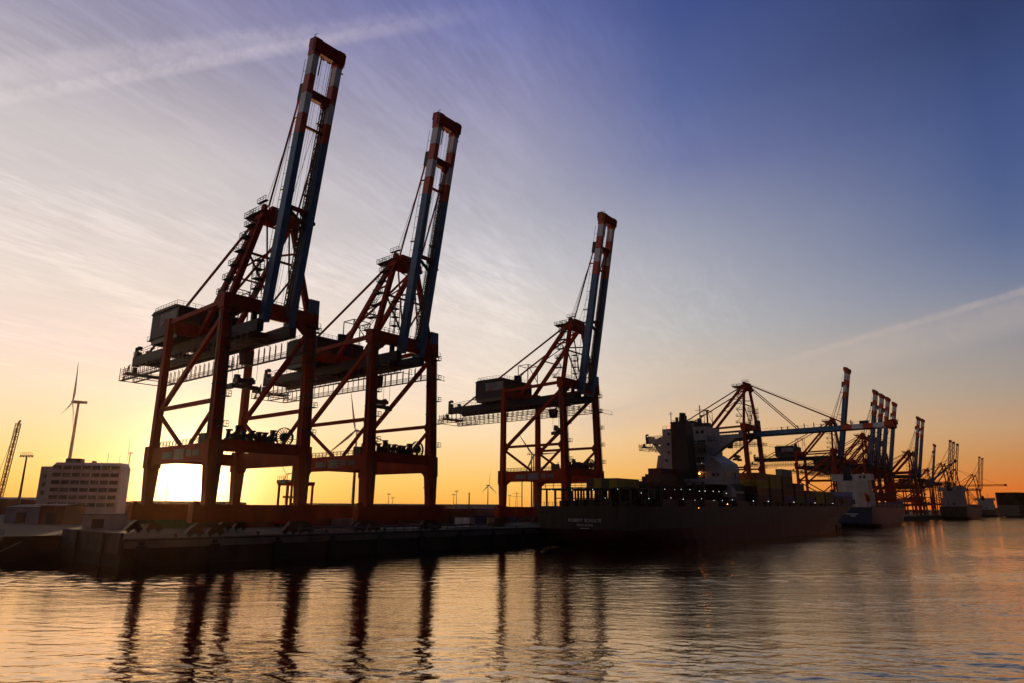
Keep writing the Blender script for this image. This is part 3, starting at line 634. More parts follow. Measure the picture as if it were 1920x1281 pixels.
# lattice boom cranes far down the quay
def lattice_crane(name, label, off, s, angle, scale=1.0):
    r = thing(name, label, 'crane', Q(off, s), -AZ, GRP, scale)
    for x in (0, -22):
        for y in (-8, 8): b = MB(); b.bar((x, y, .5), (x * .9 - 1, y, 46), 1.3, 1.3); b.box(x, y, .6, 1.6, 5, 1.2); b.build('leg', RED, r)
    b = MB()
    for y in (-8, 8):
        b.bar((0, y, 14), (-22, y, 14), 1.2, 2); b.bar((0, y, 14), (-20, y, 44), .7); b.bar((-22, y, 14), (-11, y, 29), .6)
    for x in (0, -22): b.bar((x, -8, 14), (x, 8, 14), 1.2, 2); b.bar((x, -8, 44), (x, 8, 44), 1.2, 2)
    b.build('portal_beam', RED, r)
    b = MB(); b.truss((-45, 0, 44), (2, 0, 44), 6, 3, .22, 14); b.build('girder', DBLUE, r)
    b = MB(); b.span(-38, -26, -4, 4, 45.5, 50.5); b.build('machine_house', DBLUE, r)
    b = MB()
    for y in (-3, 3): b.bar((-1, y, 45), (-4, y, 72), .8); b.bar((-22, y, 45), (-4, y, 72), .7); b.bar((-44, y, 45), (-4, y, 72), .35)
    b.bar((-4, -3, 72), (-4, 3, 72), 1.2); b.bar((-4, 0, 72), (-10, 0, 70), .6); b.build('mast_frame', RED, r)
    b = MB(); b.truss((0, 0, 0), (58, 0, 0), 4.2, 2.4, .20, 22); b.span(56.5, 59.5, -2.6, 2.6, -1.5, 1.6); bo = b.build('boom', RED, r, loc=(2, 0, 45)); bo.rotation_euler = (0, -R(angle), 0)
    a = R(angle)
    b = MB()
    for f in (.55, .9):
        for y in (-2, 2): b.bar((2 + 58 * f * math.cos(a), y, 45 + 58 * f * math.sin(a)), (-4, y, 72), .25)
    b.build('forestay', ROPE, r)
    return r
lc = lattice_crane('lattice_crane', 'left one of three far thin lattice booms raised side by side', -24, 1150, 81)
def putl(off, s, label, sc=1.0):
    c = copy_tree(lc); c.location = Q(off, s); c.scale = (sc,) * 3; c['label'] = label
putl(-24, 1181, 'middle one of three far thin lattice booms raised side by side')
putl(-24, 1219, 'right one of three far thin lattice booms raised side by side')
lattice_crane('lattice_crane', 'faraway lattice crane with its boom lowered over the harbour, near the horizon', -30, 1330, 0)
putl(-30, 1540, 'left one of the two farthest raised lattice booms')
putl(-30, 1585, 'right one of the two farthest raised lattice booms')

# ------------------------------------------------------------------ ships
def text_obj(name, txt, size, mat_, parent, loc, rot, width=None):
    cu = bpy.data.curves.new('writing', 'FONT'); cu.body = txt; cu.size = size; cu.align_x = 'CENTER'; cu.extrude = .01
    o = bpy.data.objects.new('writing', cu); C.objects.link(o)
    me = bpy.data.meshes.new_from_object(o); bpy.data.objects.remove(o); bpy.data.curves.remove(cu)
    me.materials.clear(); me.materials.append(mat_)
    o = bpy.data.objects.new(name, me); C.objects.link(o); o.parent = parent; o.location = loc; o.rotation_euler = rot
    if width: o.scale.x = width / max(o.dimensions.x, .01)
    return o
def hull(name, parent, length, beam, zdeck, zfc, yfc, zred, rake, m_top, m_low, mats, stern=(.35, .6, .9, .97), bowfull=.74, nst=44):
    hb = beam / 2; b = MB(); rows = 5
    def zrow(r, y):
        zd = zdeck(y); zr = zred(y)
        return (-1.2, zr * .45, zr, zr + (zd - zr) * .5, zd)[r]
    y0 = (9.0, 4.0, .5, .25, 0.0); y1 = (length - rake * 1.15, length - rake * 1.1, length - rake * .8, length - rake * .4, length)
    st = (stern[0], stern[1], stern[2], (stern[2] + stern[3]) / 2, stern[3])
    def hw(r, t):
        e = .16; k = 1.0
        if t < e: k = st[r] + (1 - st[r]) * math.sin(t / e * math.pi / 2)
        bf = bowfull - .10 * (4 - r) / 4
        if t > bf:
            u = (t - bf) / (1 - bf); k = (1 - u ** (2.6 - .35 * (4 - r))) if u < 1 else 0
        return max(hb * k, .12)
    idx = {}
    for sd_ in (-1, 1):
        for i in range(nst + 1):
            t = i / nst
            for r in range(rows):
                y = y0[r] + (y1[r] - y0[r]) * t; z = zrow(r, y)
                if r >= 3 and y > yfc:
                    k = min(1, (y - yfc) / (length * .03)); z = z + (zfc - zdeck(y)) * k * (1 if r == 4 else .5)
                idx[sd_, i, r] = len(b.v); b.v.append((sd_ * hw(r, t), y, z))
    for i in range(nst):
        for r in range(rows - 1):
            mi = 1 if r < 2 else 0
            q = (idx[1, i, r], idx[1, i + 1, r], idx[1, i + 1, r + 1], idx[1, i, r + 1]); b.f.append(q); b.m.append(mi)
            q = (idx[-1, i, r], idx[-1, i, r + 1], idx[-1, i + 1, r + 1], idx[-1, i + 1, r]); b.f.append(q); b.m.append(mi)
        b.f.append((idx[1, i, 4], idx[1, i + 1, 4], idx[-1, i + 1, 4], idx[-1, i, 4])); b.m.append(2)
    for r in range(rows - 1):
        mi = 1 if r < 2 else 0
        b.f.append((idx[-1, 0, r], idx[1, 0, r], idx[1, 0, r + 1], idx[-1, 0, r + 1])); b.m.append(mi)
        b.f.append((idx[1, nst, r], idx[-1, nst, r], idx[-1, nst, r + 1], idx[1, nst, r + 1])); b.m.append(mi)
    return b.build(name, mats, parent)

SY = 160.0; SX = 21.0     # stern of the big ship in the quay frame
ship = thing('container_ship', 'large dark grey container ship with black funnel moored at the quay', 'ship', Q(SX, SY, -QZ), -AZ)
hull('hull', ship, 268, 32, lambda y: 10.8 + min(y, 200) / 200 * 1.3, 19.5, 226, lambda y: 4.6 + y / 260 * 2.6, 20, HULL, HRED, [HULL, HRED, DECK])
b = MB(); b.prism([(1.6 * math.cos(k * math.pi / 4), 243, 1.6 + 2.2 * math.sin(k * math.pi / 4)) for k in range(8)], (0, 0, 0), (0, 9, 0)); b.tube((0, 252, 1.6), (0, 255, 1.4), 2.0, .6); b.build('bulbous_bow', HRED, ship)
text_obj('ship_name', 'ROBERT', 1.25, LETTER, ship, (-1.75, .12, 6.6), (R(90), 0, 0), 4.7)
text_obj('ship_name', 'SCHULTE', 1.25, LETTER, ship, (3.95, .12, 6.6), (R(90), 0, 0), 5.5)
text_obj('home_port', 'HONG', .85, LETTER, ship, (-.1, .14, 5.5), (R(90), 0, 0), 2.4)
text_obj('home_port', 'KONG', .85, LETTER, ship, (2.7, .14, 5.5), (R(90), 0, 0), 2.5)
b = MB(); b.span(-.2, 2.8, .16, .24, 4.85, 5.0); b.build('draught_mark', LETTER, ship)
# stern mooring deck: pillars, platform, railings
b = MB(); b.span(-15.6, 15.6, 1.0, 16.5, 15.4, 15.8)
b.rail([(-15.6, 1.0, 15.8), (-7, 1.0, 15.8)], 1.5, 2.6, .08); b.rail([(15.6, 1, 15.8), (15.6, 16, 15.8)], 1.2, 2.0)
plat = b.build('stern_platform', HULL, ship)
for x in (-15.2, -12.6, -9.5, -6.8, -3.5, -.5, 3, 6, 9, 12, 15.2):
    for y in (1.4, 9, 16):
        b = MB(); b.bar((x, y, 10.7), (x, y, 15.4), .42); b.build('pillar', HULL, ship)
b = MB(); b.span(-15, 15, 8.6, 9.4, 13.0, 13.25); b.rail([(-15.7, .4, 10.8), (15.7, .4, 10.8)], 1.1, 1.5)
for x in (-9, -5.5, -2.5, 1, 6, 11): b.box(x, 5, 11.6, 1.8, 2.2, 1.5); b.tube((x - 1.2, 6.5, 11.5), (x + 1.2, 6.5, 11.5), .7)
b.build('mooring_winch', DARK, ship)
def lashing_bridge(y, top):
    b = MB()
    for x in (-15.5, -12.4, -9.3, -6.2, -3.1, 0, 3.1, 6.2, 9.3, 12.4, 15.5):
        b.bar((x, y, 11), (x, y, top), .38); b.bar((x, y + 1.2, 11), (x, y + 1.2, top), .3)
    for z in (13.2, 15.9, top):
        b.span(-15.8, 15.8, y - .3, y + 1.5, z - .14, z); b.rail([(-15.8, y - .3, z), (15.8, y - .3, z)], 1.1, 2.5, .05)
    b.bar((15.6, y, 11), (15.6, y + 1.2, top), .2); b.build('lashing_bridge', HULL, ship)
for y, tp in ((17.4, 16.6), (31.6, 17.0), (45.6, 18.6), (89.5, 18.5), (103.6, 18.5), (117.6, 18.2), (131.6, 16), (145.6, 15.9), (159.6, 15.9), (173.6, 15.9), (187.6, 15.9), (201.6, 15.9)): lashing_bridge(y, tp)
b = MB()
for i in range(13): b.span(-14.5, 14.5, 19.2 + i * 14 - (0), 31 + i * 14, 10.9, 13.0) if i not in (3,) else None
b.build('hatch_cover', DECK, ship)
b = MB(); b.rail([(15.8, 2, 11.0), (15.8, 224, 12.1)], 1.1, 2.0, .045); b.build('deck_railing', HULL, ship)
# superstructure
b = MB(); b.span(-14.5, 13.4, 70.4, 85.6, 11.0, 18.9); b.build('deck_house', HULL, ship)
b = MB(); b.span(-13.4, 11.7, 70, 86, 18.9, 24.5); b.prism([(-13.4, 70, 24.5), (11.7, 70, 24.5), (11.2, 70, 26.2), (6.3, 70, 29.5), (-12.4, 70, 29.5)], (0, 0, 0), (0, 16, 0)); b.span(-12.4, 6.3, 72, 85, 29.5, 36.2)
b.span(-11.6, 5.8, 72.6, 84.5, 36.2, 39.4); b.span(-9, 14.6, 58.5, 69.9, 18.3, 20.2)
hs = b.build('superstructure', SWHITE, ship)
for sg in (-1, 1):
    e_ = 6.304 if sg > 0 else 12.404
    b = MB(); b.prism([(sg * e_, 73, 35.9), (sg * 17.8, 73, 35.9), (sg * 17.8, 73, 34.7), (sg * 16.2, 73, 34.4), (sg * (e_ + .4), 73, 28.6 if sg > 0 else 29.6), (sg * e_, 73, 31.2), (sg * (e_ + 3.2), 73, 34.2), (sg * e_, 73, 34.2)], (0, 0, 0), (0, 3.4, 0))
    b.span(sg * 17.7 - .15, sg * 17.7 + .15, 73, 76.4, 35.9, 37.1); b.rail([(sg * e_, 72.9, 35.9), (sg * 17.8, 72.9, 35.9)], 1.1, 1.2)
    b.build('bridge_wing', SWHITE, ship)
for z in (20.6, 23.3, 26.2, 29.4, 32.4):
    b = MB(); b.span(-1.5, 6.1, 69.4, 71.9, z - .18, z); b.rail([(-1.5, 69.4, z), (6.1, 69.4, z)], 1.05, 1.3, .045); b.ladder((-1 + (z % 3), 70.6, z), (1.6 + (z % 3), 70.6, z + 2.7), .7, (0, 1, 0), .5); b.build('balcony', SWHITE, hs)
    b = MB(); yf = 70 if z < 29 else 72; b.span(-1.0, 5.6, yf - .05, yf - .004, z + .15, z + 2.0); b.build('recess_shade', DARK, hs)  # flat dark sheet on the wall, painting the shade behind the balcony
for z, xs in ((37.4, (0.2, 2.4, 4.4, -3, -9)), (33.6, (-3.5, -9)), (30.6, (-3.5, -9)), (27.5, (-4, -9, 8.6)), (22.0, (8.8, 10.3))):
    for x in xs:
        yf = 72.6 if z > 36.2 else 72.0 if z > 29.5 else 70.0
        b = MB(); b.span(x - .45, x + .45, yf - .06, yf - .004, z - .5, z + .5); b.build('window', GLASS, hs)
for y in (74.5, 76.5, 80, 82):
    b = MB(); b.span(11.704, 11.76, y - .5, y + .5, 21.3, 23.0); b.build('window', GLASS, hs)
b = MB(); b.taper(20.4, (1.0, 64, 6.6, 6.6), 39.8, (.5, 64, 5.6, 5.6)); b.span(-2.4, 3.4, 61.1, 66.9, 39.8, 40.3)
fn = b.build('funnel', FUN, ship)
b = MB(); b.tube((.8, 64, 40.3), (1.1, 64, 43.6), 1.15, 1.2, 12); b.build('exhaust_pipe', DARK, fn)
b = MB(); b.tube((-1.1, 64, 40.3), (-1.2, 64, 42.2), .55); b.build('exhaust_pipe', DARK, fn)
b = MB(); b.tube((2.7, 63, 40.3), (2.7, 63, 42.4), .5); b.build('exhaust_pipe', DARK, fn)
b = MB(); b.bar((-2.1, 61.4, 40.3), (-2.1, 61.4, 44.0), .2); b.bar((-2.9, 61.4, 43.2), (-1.3, 61.4, 43.2), .14); b.build('funnel_mast', DARK, fn)
b = MB(); b.bar((1.4, 78, 39.4), (1.4, 78, 48), .28); b.bar((-.3, 78, 46.2), (3.1, 78, 46.2), .16); b.bar((1.2, 78, 44), (2.6, 78, 44), .5); b.bar((4.2, 78, 39.4), (4.2, 78, 45.6), .45); b.box(4.2, 78, 45.8, 1.4, 1.4, .3); b.rail([(-11.4, 72.8, 39.4), (5.7, 72.8, 39.4)], 1.1, 1.5); b.box(3.9, 77, 40.2, 3.0, 2.6, 1.6); b.build('radar_mast', DARK, ship)
b = MB(); b.span(13.4, 16.4, 66.5, 70, 14.4, 16.6); b.span(15.9, 16.3, 70, 77, 15.6, 16.3); b.prism([(16.2, 66.5, 16.6), (16.2, 70, 16.6), (16.2, 67.2, 18.2)], (-1.6, 0, 0), (0, 0, 0)); b.build('gangway', SWHITE, ship)
b = MB(); b.bar((0, 246, 19), (0, 246, 30), .5); b.bar((-1.6, 246, 27), (1.6, 246, 27), .2); b.build('foremast', DARK, ship)
lr = random.Random(3)
def lamp(p, r, m, nm='deck_lamp'):
    b = MB(); b.ball(p, r, 0); return b.build(nm, m, ship)
for i in range(10): lamp((15.95, 20 + i * 5.4 + lr.uniform(-1, 1), 15.7 + lr.uniform(-.3, .3)), lr.uniform(.06, .12), LAMPW)
for i in range(7): lamp((16.0, 22 + i * 7.5 + lr.uniform(-2, 2), 13.1 + lr.uniform(-.3, .3)), lr.uniform(.06, .11), LAMPW)
for x, y, z in ((-10, .3, 15.2), (-3, .3, 15.2), (4, .3, 15.3), (8, .3, 13), (12, .3, 15.3), (15.9, 6, 14.4), (15.9, 10, 13)): lamp((x, y, z), .08, LAMPW)
for y in (86, 101, 130, 158, 185): lamp((16.1, y, 13.2), .13, LAMPW)
for x, z in ((-5, 18.0), (-1, 18.1), (3, 18.0), (4, 23.0), (3, 26), (5, 26.0), (10, 20.4)): lamp((x, 69.2 if z > 20 else 56.3, z), .08, LAMPW)
lamp((4.0, 69.0, 22.4), .26, LAMPO); lamp((15.9, 41, 10.6), .15, LAMPO); lamp((-3.0, 60.9, 38.6), .30, LAMPR)
lamp((16, 63, 11.9), .1, LAMPO)

# containers standing on the ship
cb = MB(); LC, WC, HC = 12.19, 2.44, 2.59
cb.span(-WC / 2 + .05, WC / 2 - .05, .05, LC - .05, .08, HC - .06)
for x in (-WC / 2, WC / 2 - .16):
    for y in (0, LC - .16): cb.span(x, x + .16, y, y + .16, 0, HC)
for z in (0, HC - .14):
    for x in (-WC / 2, WC / 2 - .12): cb.span(x, x + .12, .16, LC - .16, z, z + .14)
    for y in (0, LC - .12): cb.span(-WC / 2 + .16, WC / 2 - .16, y, y + .12, z, z + .14)
for k in range(26):
    y = .35 + k * .45
    cb.span(WC / 2 - .05, WC / 2 - .012, y, y + .22, .16, HC - .16); cb.span(-WC / 2 + .012, -WC / 2 + .05, y, y + .22, .16, HC - .16)
for x in (-.75, -.3, .3, .75): cb.bar((x, .02, .15), (x, .02, HC - .15), .06)
cproto = cb.build('shipping_container', YEL); cproto.data.name = 'container_mesh'
cmesh = cproto.data; bpy.data.objects.remove(cproto)
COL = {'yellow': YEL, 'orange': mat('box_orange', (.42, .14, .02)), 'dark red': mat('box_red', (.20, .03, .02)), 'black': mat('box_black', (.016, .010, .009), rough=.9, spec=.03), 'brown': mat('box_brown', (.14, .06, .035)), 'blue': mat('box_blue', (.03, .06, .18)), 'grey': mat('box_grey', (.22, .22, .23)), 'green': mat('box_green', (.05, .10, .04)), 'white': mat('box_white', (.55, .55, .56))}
def container(loc, rz, colour, label, group, sy=1.0):
    o = bpy.data.objects.new('shipping_container', cmesh); C.objects.link(o); o.location = loc; o.rotation_euler.z = rz; o.scale.y = sy
    o.material_slots[0].link = 'OBJECT'; o.material_slots[0].material = COL[colour]
    tag(o, label, 'container', group); return o
cr = random.Random(11)
TN = ('lowest', 'second', 'third', 'fourth', 'fifth', 'sixth')
def bay(y, x_rows, tiers, z0, colours, where):
    for ri, x in enumerate(x_rows):
        for k in range(tiers if isinstance(tiers, int) else tiers[ri]):
            c = colours(ri, k)
            container(Q(SX + x, SY + y, z0 - QZ + k * (HC + .012)), -AZ, c, '%s container, %s tier, %s row from the water, %s' % (c, TN[k], ('outermost', 'second', 'third', 'fourth')[ri], where), 'containers on the big ship')
X3 = (14.7, 12.2, 9.7)
bay(3.2, (8.8, 6.3, 3.8, 1.3), 1, 15.81, lambda r, k: ('yellow', 'green', 'yellow', 'brown')[r], 'on the stern platform')
bay(19, (6, 3.5, 1, -1.5), (2, 2, 2, 1), 13.02, lambda r, k: cr.choice(['brown', 'grey', 'dark red']), 'just ahead of stern platform')
bay(33, (6, 3.5, 1, -1.5), (3, 3, 2, 2), 13.02, lambda r, k: cr.choice(['dark red', 'brown', 'dark red']), 'two bays behind the funnel')
bay(44.4 + 2.6, (2, -.5, -3, -5.5), (3, 4, 4, 3), 13.02, lambda r, k: cr.choice(['dark red', 'brown']), 'right behind black funnel')
fw_c = {91: (4, lambda r, k: ('brown', 'orange', 'yellow', 'orange')[k]), 105: (4, lambda r, k: ('dark red', 'brown', 'yellow', 'yellow')[k]), 119: (4, lambda r, k: ('blue', 'dark red', 'brown', 'brown')[k]), 133: (3, lambda r, k: ('green', 'dark red', 'brown')[k]), 147: (2, lambda r, k: ('blue', 'brown')[k]), 161: (2, lambda r, k: ('yellow', 'yellow')[k]), 175: (2, lambda r, k: ('green', 'green')[k]), 189: (1, lambda r, k: 'brown'), 203: (1, lambda r, k: 'green')}
for (y, (tt, f)), nm in zip(fw_c.items(), ('first', 'second', 'third', 'fourth', 'fifth', 'sixth', 'seventh', 'eighth', 'ninth')):
    bay(y, X3 if y < 170 else X3[:2], tt, 13.02, f, '%s bay ahead of bridge' % nm)
container(Q(SX + 14.7, SY + 119, 13.02 - QZ + 4 * 2.602), -AZ, 'grey', 'grey container topmost on the third bay ahead of the bridge', 'containers on the big ship')

# blue feeder ship and far ships
SGREY = mat('ship_grey_white', (.24, .23, .24))
def small_ship(name, label, x, s, L_, B_, top, low, zd, scale=1.0, house_y=6, house_h=15, funnel=DBLUE, paint=None):
    paint = paint or SWHITE
    r = thing(name, label, 'ship', Q(x, s, -QZ), -AZ, None, scale)
    hull('hull', r, L_, B_, lambda y: zd, zd + 4, L_ * .86, lambda y: 2.2, L_ * .07, top, low, [top, low, DECK], bowfull=.72, nst=30)
    hb = B_ / 2
    b = MB(); b.span(-hb * .86, hb * .86, house_y, house_y + 13, zd, zd + house_h * .45); b.span(-hb * .72, hb * .80, house_y + 1, house_y + 11, zd + house_h * .45, zd + house_h * .8)
    b.span(-hb, hb, house_y + 2, house_y + 8, zd + house_h * .8, zd + house_h); h_ = b.build('superstructure', paint, r)
    for xx in (-hb * .3, 0, hb * .45, hb * .65):
        b = MB(); b.span(xx - .6, xx + .6, house_y + 1.9, house_y + 1.99, zd + house_h * .87, zd + house_h * .95); b.build('window', GLASS, h_)
    b = MB(); b.span(-.9, 1.2, house_y - .06, house_y - .004, zd + 1.6, zd + 4.6); b.build('door', DARK, h_)
    b = MB(); b.taper(zd + house_h * .8, (-hb * .2, house_y + 4, 5, 5), zd + house_h + 4, (-hb * .2, house_y + 4, 3.4, 3.6)); b.build('funnel', funnel, r)
    b = MB(); b.bar((hb * .3, house_y + 6, zd + house_h), (hb * .3, house_y + 6, zd + house_h + 8), .3); b.bar((hb * .3 - 2, house_y + 6, zd + house_h + 6), (hb * .3 + 2, house_y + 6, zd + house_h + 6), .2); b.rail([(-hb, house_y + 2, zd + house_h), (hb, house_y + 2, zd + house_h)], 1.2, 2, .07); b.build('mast', DARK, r)
    b = MB()
    for k in range(int((L_ - 45) / 14)): b.span(-hb * .86, hb * .86, house_y + 17 + k * 14, house_y + 29.4 + k * 14, zd, zd + 2.0)
    b.build('hatch_cover', DECK, r)
    b = MB(); b.rail([(hb * .97, 2, zd), (hb * .97, L_ * .8, zd)], 1.2, 2.2, .06); b.build('deck_railing', top, r)
    return r
fs_ = small_ship('feeder_ship', 'small feeder ship with dark blue hull and white bridge ahead of the big ship', 16.6, 461, 122, 23, NAVY, HRED, 12.0, house_h=20, house_y=4)
b = MB(); b.tube((8.4, 4.4, 16), (8.4, 1.0, 20), 1.3, 1.0, 10); b.bar((8.4, 2, 12), (8.4, 4, 18), .5); b.build('lifeboat', ORANGE, fs_)
b = MB(); b.span(-4.2, 3.2, .12, .2, 7.6, 8.0); b.build('ship_name', LETTER, fs_)
b = MB(); b.span(-1.4, 1.6, .12, .2, 6.5, 6.8); b.build('home_port', LETTER, fs_)
small_ship('cargo_ship', 'far container ship with pale bridge moored below the thin lattice cranes', -4, 1020, 190, 30, HULL, HRED, 15, house_h=24, house_y=10, paint=SGREY)
small_ship('cargo_ship', 'farthest moored ship with pale bridge below the last raised booms', -16, 1480, 190, 30, HULL, HRED, 12, house_h=20, house_y=10, paint=SGREY)
ob = small_ship('outbound_ship', 'dark laden ship cut by the right edge of the picture', 0, 0, 230, 34, HULL, FUN, 20, house_h=30, house_y=150, funnel=FUN, paint=DARK)
ob.location = (852, 1190, 0); ob.rotation_euler.z = R(-57); bpy.context.view_layer.update()
for i in range(4):
    for j in range(6):
        for k in range(4):
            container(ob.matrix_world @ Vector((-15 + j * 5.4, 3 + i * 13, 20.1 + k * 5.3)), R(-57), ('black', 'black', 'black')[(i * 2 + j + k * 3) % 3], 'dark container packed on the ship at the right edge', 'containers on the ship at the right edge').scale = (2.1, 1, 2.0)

# ------------------------------------------------------------------ yard and background
def ax(px, Y):     # ground point seen at photo column px at distance Y
    return Vector(((px - 960) / 1300 * Y, Y, QZ))
YG = 'containers stacked in the yard behind the cranes'
yr = random.Random(5)
k = 0
for s in range(78, 300, 13):
    for x in (-52, -60):
        for tier in range(2 if yr.random() < .75 else 1):
            c = yr.choice(['dark red', 'brown', 'blue', 'grey', 'dark red', 'green'])
            container(Q(x, s, .004 + tier * 2.602), -AZ, c, '%s container stacked in the yard behind the crane legs' % c, YG); k += 1
container(Q(-17, 157, .004), -AZ + R(90), 'white', 'white container cabin on the quay between second and third cranes', None, .52)
container(Q(-13, 166, .004), -AZ + R(90), 'yellow', 'yellow container on the quay beside the third crane leg', None, .4)
container(Q(-14, 162.6, .004), -AZ, 'brown', 'dark container on the quay right of the white cabin', None, .4)

def straddle(label, x, s):
    r = thing('straddle_carrier', label, 'straddle carrier', Q(x, s), -AZ, 'straddle carriers in the yard')
    for xx in (-2.2, 2.2):
        b = MB(); b.span(xx - .35, xx + .35, -4.5, 4.5, .9, 1.7); b.build('side_beam', RED, r)
        for y in (-3.6, -1.2, 1.2, 3.6): b = MB(); b.tube((xx - .3, y, .75), (xx + .3, y, .75), .75, n=14); b.build('wheel', RUBBER, r)
        for y in (-4, 4): b = MB(); b.bar((xx, y, 1.7), (xx, y, 11.6), .5); b.build('leg', RED, r)
        b = MB(); b.bar((xx, -4.4, 11.8), (xx, 4.4, 11.8), .7, .8); b.build('top_beam', RED, r)
    b = MB(); b.box(0, -4, 12.4, 4.8, 1.6, 1.0); b.box(0, 4, 12.2, 4.8, 1.2, .6); b.rail([(-2.4, -4.6, 12.9), (2.4, -4.6, 12.9)], 1, 1); b.build('engine_deck', DARK, r)
    b = MB(); b.box(-3.0, 3.4, 10.4, 1.4, 1.6, 2.0); b.build('cab', GLASS, r)
    b = MB(); b.box(0, 0, 8.2, 2.4, 6.5, .6); b.build('spreader', YEL, r)
straddle('straddle carrier partly hidden behind the right legs of the nearest crane', -44, 112)

# light masts
def light_mast(label, px, Y, h, heavy=1.0):
    r = thing('light_mast', label, 'light mast', ax(px, Y), 0, 'light masts in the yard')
    b = MB(); b.tube((0, 0, 0), (0, 0, h), .55 * heavy, .28 * heavy, 10); b.build('pole', DARK, r)
    b = MB(); b.span(-2.4 * heavy, 2.4 * heavy, -.5, .5, h, h + .35); b.rail([(-2.2 * heavy, -.5, h + .3), (2.2 * heavy, -.5, h + .3)], 1.0 * heavy, 1.0, .06)
    for i in range(5): b.box((-2.2 + i * 1.1) * heavy, -.2, h - .35, .6 * heavy, .5, .5)
    b.build('lamp_head', DARK, r)
light_mast('tall light mast near the left edge beside the office building', 40, 330, 28, 1.25)
light_mast('tall light mast seen through the legs of the third crane', 999, 480, 42, 1.2)
light_mast('light mast seen under the portal of the second crane, taller of two', 731, 800, 19, .8)
light_mast('light mast seen under the portal of the second crane, shorter of two', 739, 900, 16, .8)
light_mast('light mast just left of the right leg of the second crane', 799, 700, 24, .8)
light_mast('light mast in the gap between second and third cranes, shorter of two', 853, 800, 19, .8)
light_mast('light mast in the gap between second and third cranes, taller of two', 858, 760, 22, .8)
light_mast('slender light mast seen under the left half of the third crane', 958, 900, 20, .8)
def pole(label, px, Y, h, r_, name='pole', cat='pole'):
    b = MB(); b.tube((0, 0, 0), (0, 0, h), r_, r_ * .8, 10); b.tube((0, 0, h), (0, 0, h + .6), r_ * 1.2, r_ * .9, 10); o = b.build(name, DARK); o.location = ax(px, Y); tag(o, label, cat)
pole('thick plain pole rising behind the near leg of the second crane', 665, 300, 26, .55)
pole('thick plain pole behind the right portal leg of the nearest crane', 548, 300, 24, .6)
pole('slim pole standing under the portal of the third crane', 981, 420, 27, .35)
pole('plain dark chimney in the gap between second and third cranes', 882, 700, 19, .75, 'chimney', 'chimney')
pole('slim pole glimpsed under the portal of the nearest crane', 314, 300, 15, .14)
# pylon
pg = thing('power_pylon', 'faint lattice power pylon seen under the third crane', 'pylon', ax(971, 1900))
b = MB()
for a in (-1, 1):
    for c in (-1, 1): b.bar((a * 4, c * 4, 0), (a * .7, c * .7, 46), .5)
for z in range(4, 46, 6):
    f = 4 - 3.3 * z / 46; f2 = 4 - 3.3 * (z + 6) / 46
    b.bar((-f, -f, z), (f2, -f2, z + 6), .35); b.bar((f, -f, z), (-f2, -f2, z + 6), .35)
b.build('tower', DARK, pg)
for z, l in ((34, 15), (41, 11)): b = MB(); b.bar((-l, 0, z), (l, 0, z), .7); b.build('cross_arm', DARK, pg)

# wind turbines
def turbine(label, px, Y, hub, rad, yaw, spin, base=0):
    r = thing('wind_turbine', label, 'wind turbine', ax(px, Y), 0, 'wind turbines')
    b = MB(); b.tube((0, 0, 0), (0, 0, hub * .35), 2.3, 2.1, 14); b.tube((0, 0, hub * .35), (0, 0, hub - 1.6), 2.0, 1.3, 14); b.build('tower', TURB, r)
    na = bpy.data.objects.new('nacelle', None)
    ca, sa = math.cos(yaw), math.sin(yaw)
    def W_(x, y, z): return (x * ca - y * sa, x * sa + y * ca, hub + z)
    b = MB(); b.quad8([W_(-5, -1.9, -1.7), W_(9, -1.5, -1.2), W_(9, 1.5, -1.2), W_(-5, 1.9, -1.7), W_(-5, -1.9, 1.9), W_(9, -1.5, 1.6), W_(9, 1.5, 1.6), W_(-5, 1.9, 1.9)]); nac = b.build('nacelle', TURB, r)
    b = MB(); b.tube(W_(-5, 0, 0), W_(-8, 0, 0), 1.9, .7, 12); hb = b.build('hub', TURB, r)
    for k in range(3):
        a = spin + k * 2 * math.pi / 3; u = (math.sin(a), math.cos(a)); t_ = (math.cos(a), -math.sin(a)); b = MB(); n_ = 9; st = []
        for i in range(n_ + 1):
            f = i / n_; d = 1.2 + f * (rad - 1.2); ch = (1.6 + 2.6 * min(1, f / .18)) * (1 - .86 * max(0, (f - .18) / .82)) if f > 0 else 1.6
            th = .9 * (1 - f) + .12; bend = -6.6 - 1.5 * f * f
            st.append([W_(bend - th / 2, u[0] * d + t_[0] * (-ch * .3), u[1] * d + t_[1] * (-ch * .3)), W_(bend + th / 2, u[0] * d + t_[0] * (-ch * .3), u[1] * d + t_[1] * (-ch * .3)), W_(bend + th / 2 + ch * .25, u[0] * d + t_[0] * ch * .7, u[1] * d + t_[1] * ch * .7), W_(bend + ch * .25, u[0] * d + t_[0] * ch * .7, u[1] * d + t_[1] * ch * .7)])
        for i in range(n_): b.quad8(st[i] + st[i + 1])
        b.build('blade', TURB, hb)
turbine('largest wind turbine, standing behind the white office building', 122, 820, 126, 50, R(24), R(6), 0)
turbine('small wind turbine just right of the white office building', 236, 2300, 172, 62, R(30), R(20))
turbine('pale wind turbine seen under the right portal of the nearest crane', 538, 2300, 106, 62, R(70), R(35))
turbine('wind turbine rising between the legs of the second crane', 664, 1100, 124, 64, R(80), R(10))
turbine('small wind turbine alone in the gap between second and third cranes', 917, 2600, 84, 56, R(218), R(4))
turbine('wind turbine half hidden behind the legs of the third crane', 1003, 1500, 116, 60, R(80), R(35))

